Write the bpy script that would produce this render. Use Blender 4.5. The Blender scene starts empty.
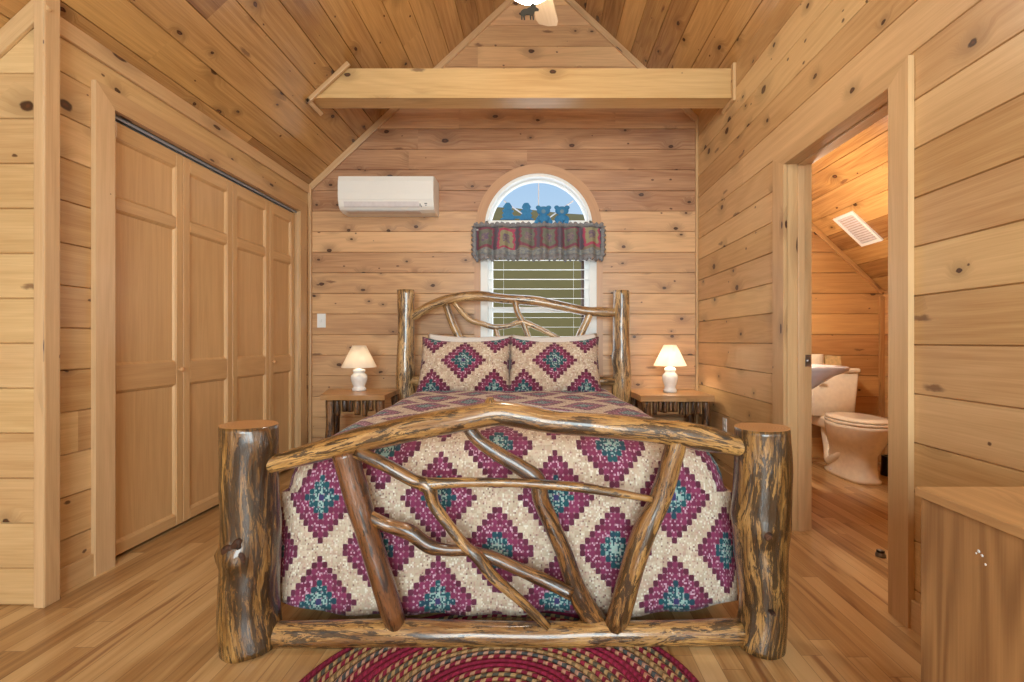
import bpy, bmesh, math, random
from mathutils import Vector, Matrix, noise

random.seed(7)
SC = bpy.context.scene
COL = SC.collection
PI = math.pi
H = 1.04            # eye height of the camera, metres
F = 470.0           # focal length in pixels of a 1024 wide frame
VX, VY = 540.0, 341.0


def lin(c):
    return tuple(((x / 255) / 12.92 if x / 255 <= 0.04045 else ((x / 255 + 0.055) / 1.055) ** 2.4) for x in c) + (1.0,)


def P(px, py, d):
    """point at distance d in front of the camera, measured off the photograph"""
    return Vector(((px - VX) * d / F, d, H - (py - VY) * d / F))


# ------------------------------------------------------------------ materials
class NT:
    def __init__(s, name):
        s.mat = bpy.data.materials.new(name)
        s.mat.use_nodes = True
        s.t = s.mat.node_tree
        s.n = s.t.nodes
        s.b = s.n['Principled BSDF']
        s.out = s.n['Material Output']

    def node(s, typ, **kw):
        n = s.n.new(typ)
        for k, v in kw.items():
            setattr(n, k, v)
        return n

    def put(s, sock, v):
        if v is None:
            return
        if isinstance(v, bpy.types.NodeSocket):
            s.t.links.new(v, sock)
        elif isinstance(v, (tuple, list)) and hasattr(sock, 'default_value') and len(v) != len(sock.default_value):
            sock.default_value = tuple(v)[:len(sock.default_value)]
        else:
            sock.default_value = v

    def m(s, op, a, b=None, c=None, clamp=False):
        n = s.node('ShaderNodeMath', operation=op, use_clamp=clamp)
        s.put(n.inputs[0], a)
        s.put(n.inputs[1], b)
        s.put(n.inputs[2], c)
        return n.outputs[0]

    def xyz(s, x, y, z=0.0):
        n = s.node('ShaderNodeCombineXYZ')
        s.put(n.inputs[0], x)
        s.put(n.inputs[1], y)
        s.put(n.inputs[2], z)
        return n.outputs[0]

    def sep(s, v):
        n = s.node('ShaderNodeSeparateXYZ')
        s.put(n.inputs[0], v)
        return n.outputs[0], n.outputs[1], n.outputs[2]

    def uv(s):
        n = s.node('ShaderNodeUVMap', uv_map='UVMap')
        return s.sep(n.outputs[0])[:2]

    def rnd(s):
        n = s.node('ShaderNodeAttribute', attribute_name='rnd')
        return s.sep(n.outputs['Vector'])

    def obj(s):
        return s.node('ShaderNodeTexCoord').outputs['Object']

    def noise(s, vec, scale=1.0, detail=2.0, rough=0.5, dist=0.0):
        n = s.node('ShaderNodeTexNoise')
        s.put(n.inputs['Vector'], vec)
        n.inputs['Scale'].default_value = scale
        n.inputs['Detail'].default_value = detail
        n.inputs['Roughness'].default_value = rough
        n.inputs['Distortion'].default_value = dist
        return n.outputs[0]

    def white(s, vec):
        n = s.node('ShaderNodeTexWhiteNoise')
        s.put(n.inputs['Vector'], vec)
        return n.outputs[0], n.outputs[1]

    def step(s, x, a, b):
        n = s.node('ShaderNodeMapRange', interpolation_type='SMOOTHSTEP')
        s.put(n.inputs[0], x)
        s.put(n.inputs[1], a)
        s.put(n.inputs[2], b)
        return n.outputs[0]

    def mix(s, f, a, b, mode='MIX'):
        n = s.node('ShaderNodeMix', data_type='RGBA', blend_type=mode)
        s.put(n.inputs[0], f)
        s.put(n.inputs[6], a)
        s.put(n.inputs[7], b)
        return n.outputs[2]

    def ramp(s, f, stops, interp='LINEAR'):
        n = s.node('ShaderNodeValToRGB')
        cr = n.color_ramp
        cr.interpolation = interp
        while len(cr.elements) < len(stops):
            cr.elements.new(0.5)
        for e, (p, c) in zip(cr.elements, stops):
            e.position = p
            e.color = c
        s.put(n.inputs[0], f)
        return n.outputs[0]

    def bump(s, h, strength=0.3, dist=0.01):
        n = s.node('ShaderNodeBump')
        n.inputs['Strength'].default_value = strength
        n.inputs['Distance'].default_value = dist
        s.put(n.inputs['Height'], h)
        s.put(s.b.inputs['Normal'], n.outputs[0])

    def fin(s, color=None, rough=None, **kw):
        s.put(s.b.inputs['Base Color'], color)
        s.put(s.b.inputs['Roughness'], rough)
        for k, v in kw.items():
            s.put(s.b.inputs[k.replace('_', ' ')], v)
        return s.mat


def pine(name, light, dark, knots=0.45, rough=0.38, vary=0.35, coat=0.15, ku=2.6, kv=3.6, fig=0.35, streak=0.0):
    t = NT(name)
    u, v = t.uv()
    r, g, b = t.rnd()
    uo = t.m('ADD', u, t.m('MULTIPLY', r, 37.0))
    vo = t.m('ADD', v, t.m('MULTIPLY', g, 19.0))
    # knots
    wob = t.noise(t.xyz(uo, vo, b), 22.0, 3, 0.6)
    wu = t.m('ADD', uo, t.m('MULTIPLY', t.m('SUBTRACT', wob, 0.5), 0.036))
    kvv = t.xyz(t.m('MULTIPLY', wu, ku), t.m('MULTIPLY', vo, kv))
    vor = t.node('ShaderNodeTexVoronoi', voronoi_dimensions='2D')
    vor.inputs['Scale'].default_value = 1.0
    t.put(vor.inputs['Vector'], kvv)
    dist = vor.outputs['Distance']
    cr, cg, cb = t.sep(vor.outputs['Color'])
    gate = t.m('LESS_THAN', cr, knots)
    size = t.m('MULTIPLY_ADD', t.m('POWER', cg, 1.6), 0.054, 0.027)
    core = t.m('MULTIPLY', t.step(dist, t.m('MULTIPLY', size, 1.3), t.m('MULTIPLY', size, 0.85)), gate)
    halo = t.m('MULTIPLY', t.step(dist, t.m('MULTIPLY', size, 6.0), t.m('MULTIPLY', size, 1.0)), gate)
    vb = t.m('ADD', vo, t.m('MULTIPLY', halo, 0.045))
    n1 = t.noise(t.xyz(t.m('MULTIPLY', uo, 1.3), t.m('MULTIPLY', vb, 34.0), b), 1.0, 3, 0.6, 0.6)
    n2 = t.noise(t.xyz(t.m('MULTIPLY', uo, 0.55), t.m('MULTIPLY', vb, 6.5), b), 1.0, 1, 0.5, 0.25)
    figv = t.m('MULTIPLY_ADD', t.m('SINE', t.m('MULTIPLY', n2, 62.0)), 0.5, 0.5)
    n3 = t.noise(t.xyz(t.m('MULTIPLY', uo, 6.0), t.m('MULTIPLY', vb, 220.0), b), 1.0, 1)
    n4 = t.noise(t.xyz(t.m('MULTIPLY', uo, 0.8), t.m('MULTIPLY', vo, 3.0), b), 1.0, 2)
    f = t.m('ADD', 0.45, t.m('MULTIPLY', t.m('SUBTRACT', n1, 0.5), 0.62))
    f = t.m('ADD', f, t.m('MULTIPLY', t.m('SUBTRACT', figv, 0.5), fig * 0.55))
    f = t.m('ADD', f, t.m('MULTIPLY', t.m('SUBTRACT', n3, 0.5), 0.5))
    f = t.m('ADD', f, t.m('MULTIPLY', t.m('SUBTRACT', n4, 0.5), 0.85))
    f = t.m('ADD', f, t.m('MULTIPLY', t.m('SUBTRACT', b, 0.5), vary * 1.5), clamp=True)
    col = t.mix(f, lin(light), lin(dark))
    # board to board tint
    tint = t.mix(g, (1.0 + 0.05 * vary, 1.0, 1.0 - 0.16 * vary, 1), (1.0 + 0.05 * vary, 1.0 - 0.05 * vary, 1.0, 1))
    col = t.mix(1.0, col, tint, 'MULTIPLY')
    if streak:
        n5 = t.noise(t.xyz(t.m('MULTIPLY', uo, 0.9), t.m('MULTIPLY', vo, 9.0), b), 1.0, 2, 0.5, 0.8)
        col = t.mix(t.m('MULTIPLY', t.step(n5, 0.62, 0.75), streak), col, lin((112, 66, 34)))
    col = t.mix(t.m('MULTIPLY', halo, 0.36), col, lin([c * 0.68 for c in dark]))
    col = t.mix(t.m('MULTIPLY', core, 0.94), col, lin((58, 28, 16)))
    # pin knots and long spike knots
    if knots > 0.3:
        pv = t.node('ShaderNodeTexVoronoi', voronoi_dimensions='2D')
        pv.inputs['Scale'].default_value = 1.0
        t.put(pv.inputs['Vector'], t.xyz(t.m('MULTIPLY', wu, 6.5), t.m('MULTIPLY', vo, 9.0)))
        pr, pg, pb = t.sep(pv.outputs['Color'])
        pin = t.m('MULTIPLY', t.step(pv.outputs['Distance'], t.m('MULTIPLY_ADD', pg, 0.07, 0.03), t.m('MULTIPLY_ADD', pg, 0.04, 0.012)), t.m('LESS_THAN', pr, knots * 0.15))
        sv_ = t.node('ShaderNodeTexVoronoi', voronoi_dimensions='2D')
        sv_.inputs['Scale'].default_value = 1.0
        sw = t.m('ADD', vo, t.m('MULTIPLY', t.m('SUBTRACT', wob, 0.5), 0.03))
        t.put(sv_.inputs['Vector'], t.xyz(t.m('MULTIPLY', uo, 1.7), t.m('MULTIPLY', sw, 6.5)))
        sr, sg_, sb = t.sep(sv_.outputs['Color'])
        spk = t.m('MULTIPLY', t.step(t.m('ADD', sv_.outputs['Distance'], t.m('MULTIPLY', t.m('SUBTRACT', n1, 0.5), 0.12)), 0.10, 0.035), t.m('LESS_THAN', sr, knots * 0.16))
        col = t.mix(t.m('MULTIPLY', pin, 0.85), col, lin((74, 38, 22)))
        col = t.mix(t.m('MULTIPLY', spk, 0.7), col, lin((92, 52, 34)))
    ring = t.m('MULTIPLY', t.m('MULTIPLY', t.step(dist, t.m('MULTIPLY', size, 0.6), t.m('MULTIPLY', size, 0.2)), gate), 0.45)
    col = t.mix(ring, col, lin((120, 70, 40)))
    t.bump(t.m('ADD', t.m('MULTIPLY', n1, 0.6), t.m('MULTIPLY', core, -0.5)), 0.12, 0.004)
    return t.fin(col, rough, Coat_Weight=coat, Coat_Roughness=0.2)


def logwood(name, light=(190, 142, 82), mid=(112, 68, 30), dark=(28, 16, 8), patch=0.8, coat=0.8):
    t = NT(name)
    u, v = t.uv()
    r, g, b = t.rnd()
    uo = t.m('ADD', u, t.m('MULTIPLY', r, 23.0))
    o = t.obj()
    ox, oy, oz = t.sep(o)
    vs_ = t.m('MULTIPLY', v, 1.0)
    n0 = t.noise(t.xyz(t.m('MULTIPLY', uo, 2.0), t.m('MULTIPLY', vs_, 7.0), g), 1.0, 2, 0.5, 0.5)
    n1 = t.noise(t.xyz(t.m('MULTIPLY', uo, 7.0), t.m('MULTIPLY', vs_, 62.0), g), 1.0, 5, 0.68, 0.9)
    n2 = t.noise(t.xyz(t.m('MULTIPLY', uo, 4.6), t.m('MULTIPLY', vs_, 24.0), g), 1.0, 6, 0.75, 1.4)
    n3 = t.noise(t.xyz(t.m('MULTIPLY', uo, 11.0), t.m('MULTIPLY', vs_, 95.0), g), 1.0, 4, 0.7, 0.8)
    tone = t.m('ADD', n1, t.m('MULTIPLY', t.m('SUBTRACT', n0, 0.5), 0.7))
    col = t.ramp(tone, [(0.28, lin(mid)), (0.45, lin([(a + c) / 2 for a, c in zip(light, mid)])), (0.58, lin(light)), (0.8, lin([min(255, c * 1.13 + 8) for c in light]))])
    pm = t.step(t.m('ADD', n2, t.m('MULTIPLY', t.m('SUBTRACT', n1, 0.5), 0.5)), 0.66 - 0.2 * patch, 0.71 - 0.2 * patch)
    dk = t.mix(n3, lin(dark), lin([c * 0.58 for c in mid]))
    col = t.mix(t.m('MULTIPLY', pm, 0.9), col, dk)
    fl = t.step(n3, 0.57, 0.63)
    col = t.mix(t.m('MULTIPLY', fl, 0.8), col, lin(dark))
    t.bump(t.m('ADD', t.m('MULTIPLY', n2, 1.4), t.m('MULTIPLY', n3, 0.5)), 0.5, 0.012)
    return t.fin(col, 0.3, Coat_Weight=coat, Coat_Roughness=0.17, Coat_IOR=1.6)


def endgrain(name, a=(196, 138, 84), b=(150, 94, 50)):
    t = NT(name)
    x, y, z = t.sep(t.obj())
    u, v = t.uv()
    d = t.m('SQRT', t.m('ADD', t.m('MULTIPLY', u, u), t.m('MULTIPLY', v, v)))
    n = t.noise(t.xyz(u, v), 20.0, 2)
    w = t.m('MULTIPLY_ADD', t.m('SINE', t.m('ADD', t.m('MULTIPLY', d, 700.0), t.m('MULTIPLY', n, 6.0))), 0.5, 0.5)
    return t.fin(t.mix(t.m('MULTIPLY', w, 0.6), lin(a), lin(b)), 0.4, Coat_Weight=0.3)


def plain(name, col, rough=0.5, metal=0.0, nscale=30.0, amt=0.06, coat=0.0, bump=0.05, **kw):
    t = NT(name)
    n = t.noise(t.obj(), nscale, 3)
    c = t.mix(n, lin([x * (1 - amt) for x in col]), lin([min(255, x * (1 + amt)) for x in col]))
    t.bump(n, bump, 0.003)
    return t.fin(c, rough, Metallic=metal, Coat_Weight=coat, **kw)


def floor_mat():
    t = NT('oak_strip_floor')
    x, y, z = t.sep(t.obj())
    W = 0.072
    xs = t.m('DIVIDE', x, W)
    row = t.m('FLOOR', xs)
    wr, wc = t.white(t.xyz(row, 3.7))
    L = t.m('MULTIPLY_ADD', wr, 0.5, 0.75)
    ys = t.m('DIVIDE', t.m('ADD', y, t.m('MULTIPLY', wr, 9.3)), L)
    seg = t.m('FLOOR', ys)
    k, kc = t.white(t.xyz(row, seg, 1.0))
    kr, kg, kb = t.sep(kc)
    g1 = t.noise(t.xyz(t.m('MULTIPLY', x, 60.0), t.m('MULTIPLY', y, 2.4), t.m('MULTIPLY', k, 40.0)), 1.0, 3, 0.6, 0.8)
    g2 = t.noise(t.xyz(t.m('MULTIPLY', x, 14.0), t.m('MULTIPLY', y, 1.1), t.m('MULTIPLY', k, 25.0)), 1.0, 2, 0.5, 1.5)
    f = t.m('ADD', t.m('MULTIPLY', k, 0.75), t.m('MULTIPLY', t.m('SUBTRACT', g1, 0.5), 0.8))
    f = t.m('ADD', f, t.m('MULTIPLY', t.m('SUBTRACT', g2, 0.5), 0.9), clamp=True)
    col = t.ramp(f, [(0.0, lin((210, 174, 124))), (0.35, lin((192, 152, 102))), (0.7, lin((170, 128, 80))), (1.0, lin((122, 82, 46)))])
    dk = t.step(t.m('ADD', g2, t.m('MULTIPLY', kg, 0.18)), 0.74, 0.82)
    col = t.mix(t.m('MULTIPLY', dk, 0.6), col, lin((120, 68, 34)))
    fx = t.m('FRACT', xs)
    ex = t.m('MINIMUM', fx, t.m('SUBTRACT', 1.0, fx))
    fy = t.m('FRACT', ys)
    ey = t.m('MULTIPLY', t.m('MINIMUM', fy, t.m('SUBTRACT', 1.0, fy)), 12.0)
    e = t.step(t.m('MINIMUM', ex, ey), 0.022, 0.008)
    col = t.mix(t.m('MULTIPLY', e, 0.55), col, lin((92, 52, 26)))
    t.bump(t.m('SUBTRACT', t.m('MULTIPLY', g1, 0.2), e), 0.15, 0.003)
    return t.fin(col, 0.3, Coat_Weight=0.25, Coat_Roughness=0.18)


def quilt_mat(name='patchwork_quilt', hx=11.5, hy=8.5, cw=0.0187, ch=0.0227, pl=7.5):
    """stair stepped diamonds: printed teal centre, plum border, cream lattice"""
    t = NT(name)
    u, v = t.uv()
    cu = t.m('DIVIDE', u, cw)
    cv = t.m('DIVIDE', v, ch)
    iu = t.m('FLOOR', cu)
    iv = t.m('FLOOR', cv)

    def wrap(a, half):
        return t.m('ABSOLUTE', t.m('SUBTRACT', t.m('MULTIPLY', t.m('FRACT', t.m('DIVIDE', t.m('ADD', a, half), half * 2)), half * 2), half))
    d1 = t.m('ADD', wrap(iu, hx), wrap(iv, hy))
    d = t.m('MINIMUM', d1, t.m('SUBTRACT', hx + hy, d1))
    su = t.m('FLOOR', t.m('MULTIPLY', cu, 3.4))
    sv = t.m('FLOOR', t.m('MULTIPLY', cv, 3.4))
    w, wc = t.white(t.xyz(su, sv, 2.0))
    w2, _ = t.white(t.xyz(iu, iv, 5.0))
    # little corner dots where squares meet
    fu = t.m('ABSOLUTE', t.m('SUBTRACT', t.m('FRACT', cu), 0.5))
    fv = t.m('ABSOLUTE', t.m('SUBTRACT', t.m('FRACT', cv), 0.5))
    dot = t.m('GREATER_THAN', t.m('ADD', fu, fv), 0.74)
    cream = t.mix(w2, lin((214, 196, 172)), lin((190, 168, 144)))
    cream = t.mix(t.m('MULTIPLY', t.m('GREATER_THAN', w, 0.84), 0.5), cream, lin((178, 132, 124)))
    cream = t.mix(t.m('MULTIPLY', t.m('LESS_THAN', w, 0.12), 0.6), cream, lin((246, 240, 226)))
    cream = t.mix(t.m('MULTIPLY', t.m('GREATER_THAN', w, 0.965), 0.6), cream, lin((92, 40, 52)))
    mot = t.noise(t.xyz(u, v), 38.0, 3, 0.6)
    cream = t.mix(t.m('MULTIPLY', t.step(mot, 0.45, 0.7), 0.5), cream, lin((196, 156, 140)))
    plum = t.mix(w2, lin((136, 50, 88)), lin((112, 34, 66)))
    plum = t.mix(t.m('MULTIPLY', t.m('GREATER_THAN', w, 0.9), 0.85), plum, lin((214, 170, 190)))
    edge = t.mix(w2, lin((86, 26, 48)), lin((104, 40, 66)))
    teal = t.mix(w2, lin((22, 80, 88)), lin((30, 62, 80)))
    teal = t.mix(t.m('MULTIPLY', t.m('GREATER_THAN', w, 0.95), 0.6), teal, lin((150, 180, 180)))
    prt = t.mix(t.m('GREATER_THAN', w, 0.5), lin((40, 84, 96)), lin((158, 184, 176)))
    prt = t.mix(t.m('LESS_THAN', d, 0.5), prt, lin((58, 52, 100)))
    col = t.mix(t.m('GREATER_THAN', d, 1.5), prt, t.mix(t.m('GREATER_THAN', w, 0.62), teal, lin((140, 170, 166))))
    col = t.mix(t.m('GREATER_THAN', d, 2.5), col, teal)
    col = t.mix(t.m('GREATER_THAN', d, 3.5), col, plum)
    col = t.mix(t.m('GREATER_THAN', d, pl - 1), col, edge)
    col = t.mix(t.m('GREATER_THAN', d, pl), col, cream)
    col = t.mix(t.m('MULTIPLY', t.m('MULTIPLY', dot, t.m('LESS_THAN', d, pl)), 0.35), col, lin((200, 160, 170)))
    q = t.m('MULTIPLY', t.m('MULTIPLY', t.m('SUBTRACT', 0.5, fu), t.m('SUBTRACT', 0.5, fv)), 4.0)
    h = t.m('ADD', t.m('POWER', q, 0.4), t.m('MULTIPLY', w, 0.3))
    t.bump(h, 0.45, 0.006)
    return t.fin(col, 0.85, Sheen_Weight=0.15)


def valance_mat():
    t = NT('valance_patchwork')
    u, v = t.uv()                                   # u 0..1 across, v 0..1 up
    wv = t.noise(t.xyz(u, v), 9.0, 2)
    u = t.m('ADD', u, t.m('MULTIPLY', t.m('SUBTRACT', wv, 0.5), 0.05))
    bu = t.m('MULTIPLY', u, 6.0)
    ib = t.m('FLOOR', bu)
    k0, _k = t.white(t.xyz(ib, 9.0))
    fu = t.m('ABSOLUTE', t.m('SUBTRACT', t.m('FRACT', bu), 0.5))
    fv = t.m('ABSOLUTE', t.m('DIVIDE', t.m('SUBTRACT', t.m('ADD', v, t.m('MULTIPLY', t.m('SUBTRACT', k0, 0.5), 0.16)), 0.6), 0.86))
    d = t.m('MAXIMUM', fu, fv)
    k, kc = t.white(t.xyz(ib, 4.0))
    w, _ = t.white(t.xyz(t.m('FLOOR', t.m('MULTIPLY', u, 90.0)), t.m('FLOOR', t.m('MULTIPLY', v, 26.0))))
    c0 = t.mix(w, lin((100, 79, 115)), lin((144, 129, 115)))
    c1 = t.mix(t.m('GREATER_THAN', k, 0.45), lin((152, 144, 110)), lin((108, 110, 98)))
    c1 = t.mix(t.m('MULTIPLY', w, 0.4), c1, lin((134, 134, 120)))
    c2 = t.mix(t.m('GREATER_THAN', k, 0.6), lin((170, 74, 98)), lin((132, 74, 90)))
    c3 = t.mix(w, lin((115, 120, 129)), lin((151, 151, 141)))
    col = t.mix(t.m('GREATER_THAN', d, 0.15), c0, c1)
    col = t.mix(t.m('GREATER_THAN', d, 0.30), col, c2)
    col = t.mix(t.m('GREATER_THAN', d, 0.40), col, t.mix(t.m('GREATER_THAN', fv, fu), lin((100, 88, 100)), lin((132, 118, 100))))
    col = t.mix(t.m('LESS_THAN', v, 0.24), col, c3)
    col = t.mix(t.m('GREATER_THAN', v, 0.93), col, lin((117, 108, 117)))
    t.bump(w, 0.3, 0.004)
    return t.fin(col, 0.9)


def rug_mat():
    t = NT('braided_wool')
    u, v = t.uv()                                   # u along the braid in metres, v ring count
    ring = t.m('FLOOR', v)
    fv = t.m('FRACT', v)
    ch = t.m('MULTIPLY', t.m('ABSOLUTE', t.m('SUBTRACT', fv, 0.5)), 0.9)
    s = t.m('ADD', t.m('MULTIPLY', u, 30.0), t.m('ADD', ch, t.m('MULTIPLY', ring, 0.37)))
    strand = t.m('FRACT', s)
    three = t.m('FLOOR', t.m('MULTIPLY', strand, 3.0))
    pick, _ = t.white(t.xyz(ring, three, 1.0))
    rr, _ = t.white(t.xyz(ring, 8.0))
    kind = t.m('MODULO', ring, 8.0)
    solid = t.mix(pick, lin((146, 28, 66)), lin((116, 18, 48)))

    def two(a, b):
        return t.mix(t.m('LESS_THAN', strand, 0.45), lin(a), lin(b))
    col = solid
    for lo, pair in ((1.5, ((124, 24, 52), (190, 136, 116))), (2.5, ((74, 78, 80), (182, 140, 122))), (3.5, ((176, 140, 98), (128, 104, 72))),
                     (4.5, ((132, 30, 56), (182, 146, 106))), (5.5, ((84, 80, 70), (172, 140, 98))), (6.5, ((126, 26, 54), (178, 132, 106)))):
        col = t.mix(t.m('GREATER_THAN', kind, lo), col, two(*pair))
    col = t.mix(t.m('GREATER_THAN', v, 22.6), col, solid)
    gap = t.step(t.m('ABSOLUTE', t.m('SUBTRACT', fv, 0.5)), 0.42, 0.5)
    h = t.m('SUBTRACT', t.m('MULTIPLY', t.m('SINE', t.m('MULTIPLY', s, 3 * PI)), 0.35), gap)
    t.bump(h, 0.6, 0.006)
    col = t.mix(t.m('MULTIPLY', gap, 0.4), col, lin((60, 24, 30)))
    return t.fin(col, 0.95)


def hill_mat():
    t = NT('hillside_grass')
    o = t.obj()
    n = t.noise(o, 0.35, 5, 0.6)
    n2 = t.noise(o, 2.5, 3, 0.6)
    col = t.mix(n, lin((120, 98, 44)), lin((146, 122, 62)))
    col = t.mix(t.m('MULTIPLY', n2, 0.35), col, lin((78, 76, 36)))
    return t.fin(col, 0.95)


def glass_mat():
    t = NT('window_glass')
    tr = t.node('ShaderNodeBsdfTransparent')
    tr.inputs[0].default_value = (0.94, 0.96, 0.96, 1)
    t.t.links.new(tr.outputs[0], t.out.inputs[0])
    return t.mat


def shade_mat(col):
    t = NT('pleated_shade_paper')
    u, v = t.uv()
    a = t.node('ShaderNodeBsdfTranslucent')
    d = t.node('ShaderNodeBsdfDiffuse')
    a.inputs[0].default_value = lin(col)
    d.inputs[0].default_value = lin(col)
    mx = t.node('ShaderNodeMixShader')
    mx.inputs[0].default_value = 0.45
    t.t.links.new(a.outputs[0], mx.inputs[2])
    t.t.links.new(d.outputs[0], mx.inputs[1])
    t.t.links.new(mx.outputs[0], t.out.inputs[0])
    return t.mat


def emit_mat(name, col, s):
    t = NT(name)
    return t.fin(lin(col), 0.4, Emission_Color=lin(col), Emission_Strength=s)


M = {}
M['wall'] = pine('knotty_pine_wall', (226, 192, 142), (182, 138, 88), 0.66, vary=0.34, ku=2.9, kv=4.0, fig=0.25)
M['back'] = pine('knotty_pine_back', (220, 178, 134), (146, 100, 70), 0.75, vary=0.5, ku=3.1, kv=4.8, streak=0.2, fig=0.25)
M['ceil'] = pine('knotty_pine_ceiling', (208, 162, 100), (126, 82, 42), 0.72, vary=0.42, rough=0.27, coat=0.45, ku=2.8, kv=4.2, fig=0.25)
M['bath'] = pine('knotty_pine_bath', (216, 172, 114), (160, 110, 62), 0.58, vary=0.4, fig=0.25)
M['trim'] = pine('pine_trim', (220, 184, 138), (182, 140, 96), 0.31, vary=0.3, ku=1.6, kv=5, fig=0.25)
M['arch'] = pine('pine_arch_casing', (204, 158, 118), (176, 128, 90), 0.0, vary=0.1, fig=0.2)
M['beam'] = pine('pine_beam', (220, 184, 130), (182, 138, 84), 0.35, vary=0.15, ku=2.0, kv=3, fig=0.25)
M['clear'] = pine('clear_pine_door', (220, 178, 126), (188, 142, 94), 0.0, vary=0.12, fig=0.25)
M['cab'] = pine('cabinet_pine', (190, 146, 96), (130, 90, 54), 0.12, vary=0.1, rough=0.5, fig=0.9, ku=2, kv=3)
M['cabtop'] = pine('cabinet_top', (208, 164, 112), (172, 128, 82), 0.1, vary=0.1, fig=0.5)
M['stand'] = pine('stand_top', (202, 154, 102), (150, 104, 62), 0.3, vary=0.1, fig=0.6)
M['floor'] = floor_mat()
M['log'] = logwood('varnished_log')
M['logdark'] = logwood('varnished_post', light=(172, 126, 68), mid=(88, 54, 22), patch=1.02)
M['loghead'] = logwood('varnished_headboard_log', light=(212, 172, 118), mid=(140, 94, 48), dark=(40, 24, 14), patch=0.75, coat=1.0)
M['bark'] = logwood('bark_twig', light=(150, 106, 66), mid=(96, 58, 30), patch=0.9, coat=0.3)
M['branch'] = logwood('varnished_branch', light=(166, 114, 60), mid=(88, 50, 22), patch=0.9)
M['brace'] = logwood('reddish_brace', light=(128, 78, 42), mid=(82, 46, 22), patch=0.6)
M['end'] = endgrain('sawn_log_end', (200, 150, 100), (164, 114, 70))
M['quilt'] = quilt_mat()
M['sham'] = quilt_mat('patchwork_sham', 9.0, 9.0, 0.0250, 0.0250, 6.5)
M['white'] = plain('white_vinyl', (234, 234, 232), 0.4, nscale=200, amt=0.01, bump=0.0)
M['ac'] = plain('ac_plastic', (236, 232, 226), 0.35, nscale=200, amt=0.01, bump=0.01)
M['acgrey'] = plain('ac_flap', (214, 206, 206), 0.4)
M['mark'] = plain('grey_print', (110, 112, 118), 0.5)
M['dark'] = plain('dark_metal', (52, 46, 42), 0.4, 0.6)
M['steel'] = plain('brushed_steel', (150, 148, 146), 0.3, 0.9)
M['track'] = plain('galvanised_track', (150, 152, 158), 0.4)
M['black'] = plain('black_plastic', (22, 20, 20), 0.35)
M['porcelain'] = plain('bisque_porcelain', (240, 228, 208), 0.18, coat=0.5, bump=0.0)
M['sink'] = plain('white_porcelain', (226, 214, 214), 0.18, coat=0.5, bump=0.0)
M['ceramic'] = plain('lamp_ceramic', (238, 234, 230), 0.2, coat=0.5, bump=0.02)
M['cloth'] = plain('white_cotton', (232, 226, 222), 0.9, nscale=120)
M['matt'] = plain('mattress_ticking', (214, 208, 198), 0.9)
M['blue'] = plain('blue_felt', (54, 124, 172), 0.8, nscale=60, amt=0.12)
M['bluepale'] = plain('pale_blue_felt', (110, 140, 160), 0.8)
M['fringe'] = plain('grey_fringe', (128, 126, 128), 0.95, nscale=90, amt=0.25)
M['valance'] = valance_mat()
M['rug'] = rug_mat()
M['hill'] = hill_mat()
M['glass'] = glass_mat()
M['shade'] = shade_mat((250, 240, 226))
M['paper'] = plain('soft_tissue', (238, 222, 196), 0.9)
M['tan'] = plain('tan_box', (206, 178, 128), 0.8, nscale=50, amt=0.2)
M['brown'] = plain('dark_brown', (82, 52, 40), 0.5)
M['knotwood'] = logwood('dark_knot', light=(92, 54, 30), mid=(60, 32, 16), dark=(24, 12, 8), patch=0.8, coat=0.0)
M['knotwood'].node_tree.nodes['Principled BSDF'].inputs['Roughness'].default_value = 0.65
M['blade'] = pine('pale_fan_blade', (226, 200, 164), (200, 170, 130), 0.0, vary=0.1)
M['bowl'] = emit_mat('frosted_bowl', (255, 244, 228), 70.0)
M['moose'] = plain('pewter_finish', (70, 66, 58), 0.5, 0.4)
M['ext'] = plain('outer_skin', (120, 90, 64), 0.8)
M['knob'] = plain('pine_knob', (204, 150, 100), 0.35, coat=0.3)
M['siding'] = plain('plain_plaster', (206, 168, 124), 0.7)


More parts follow.
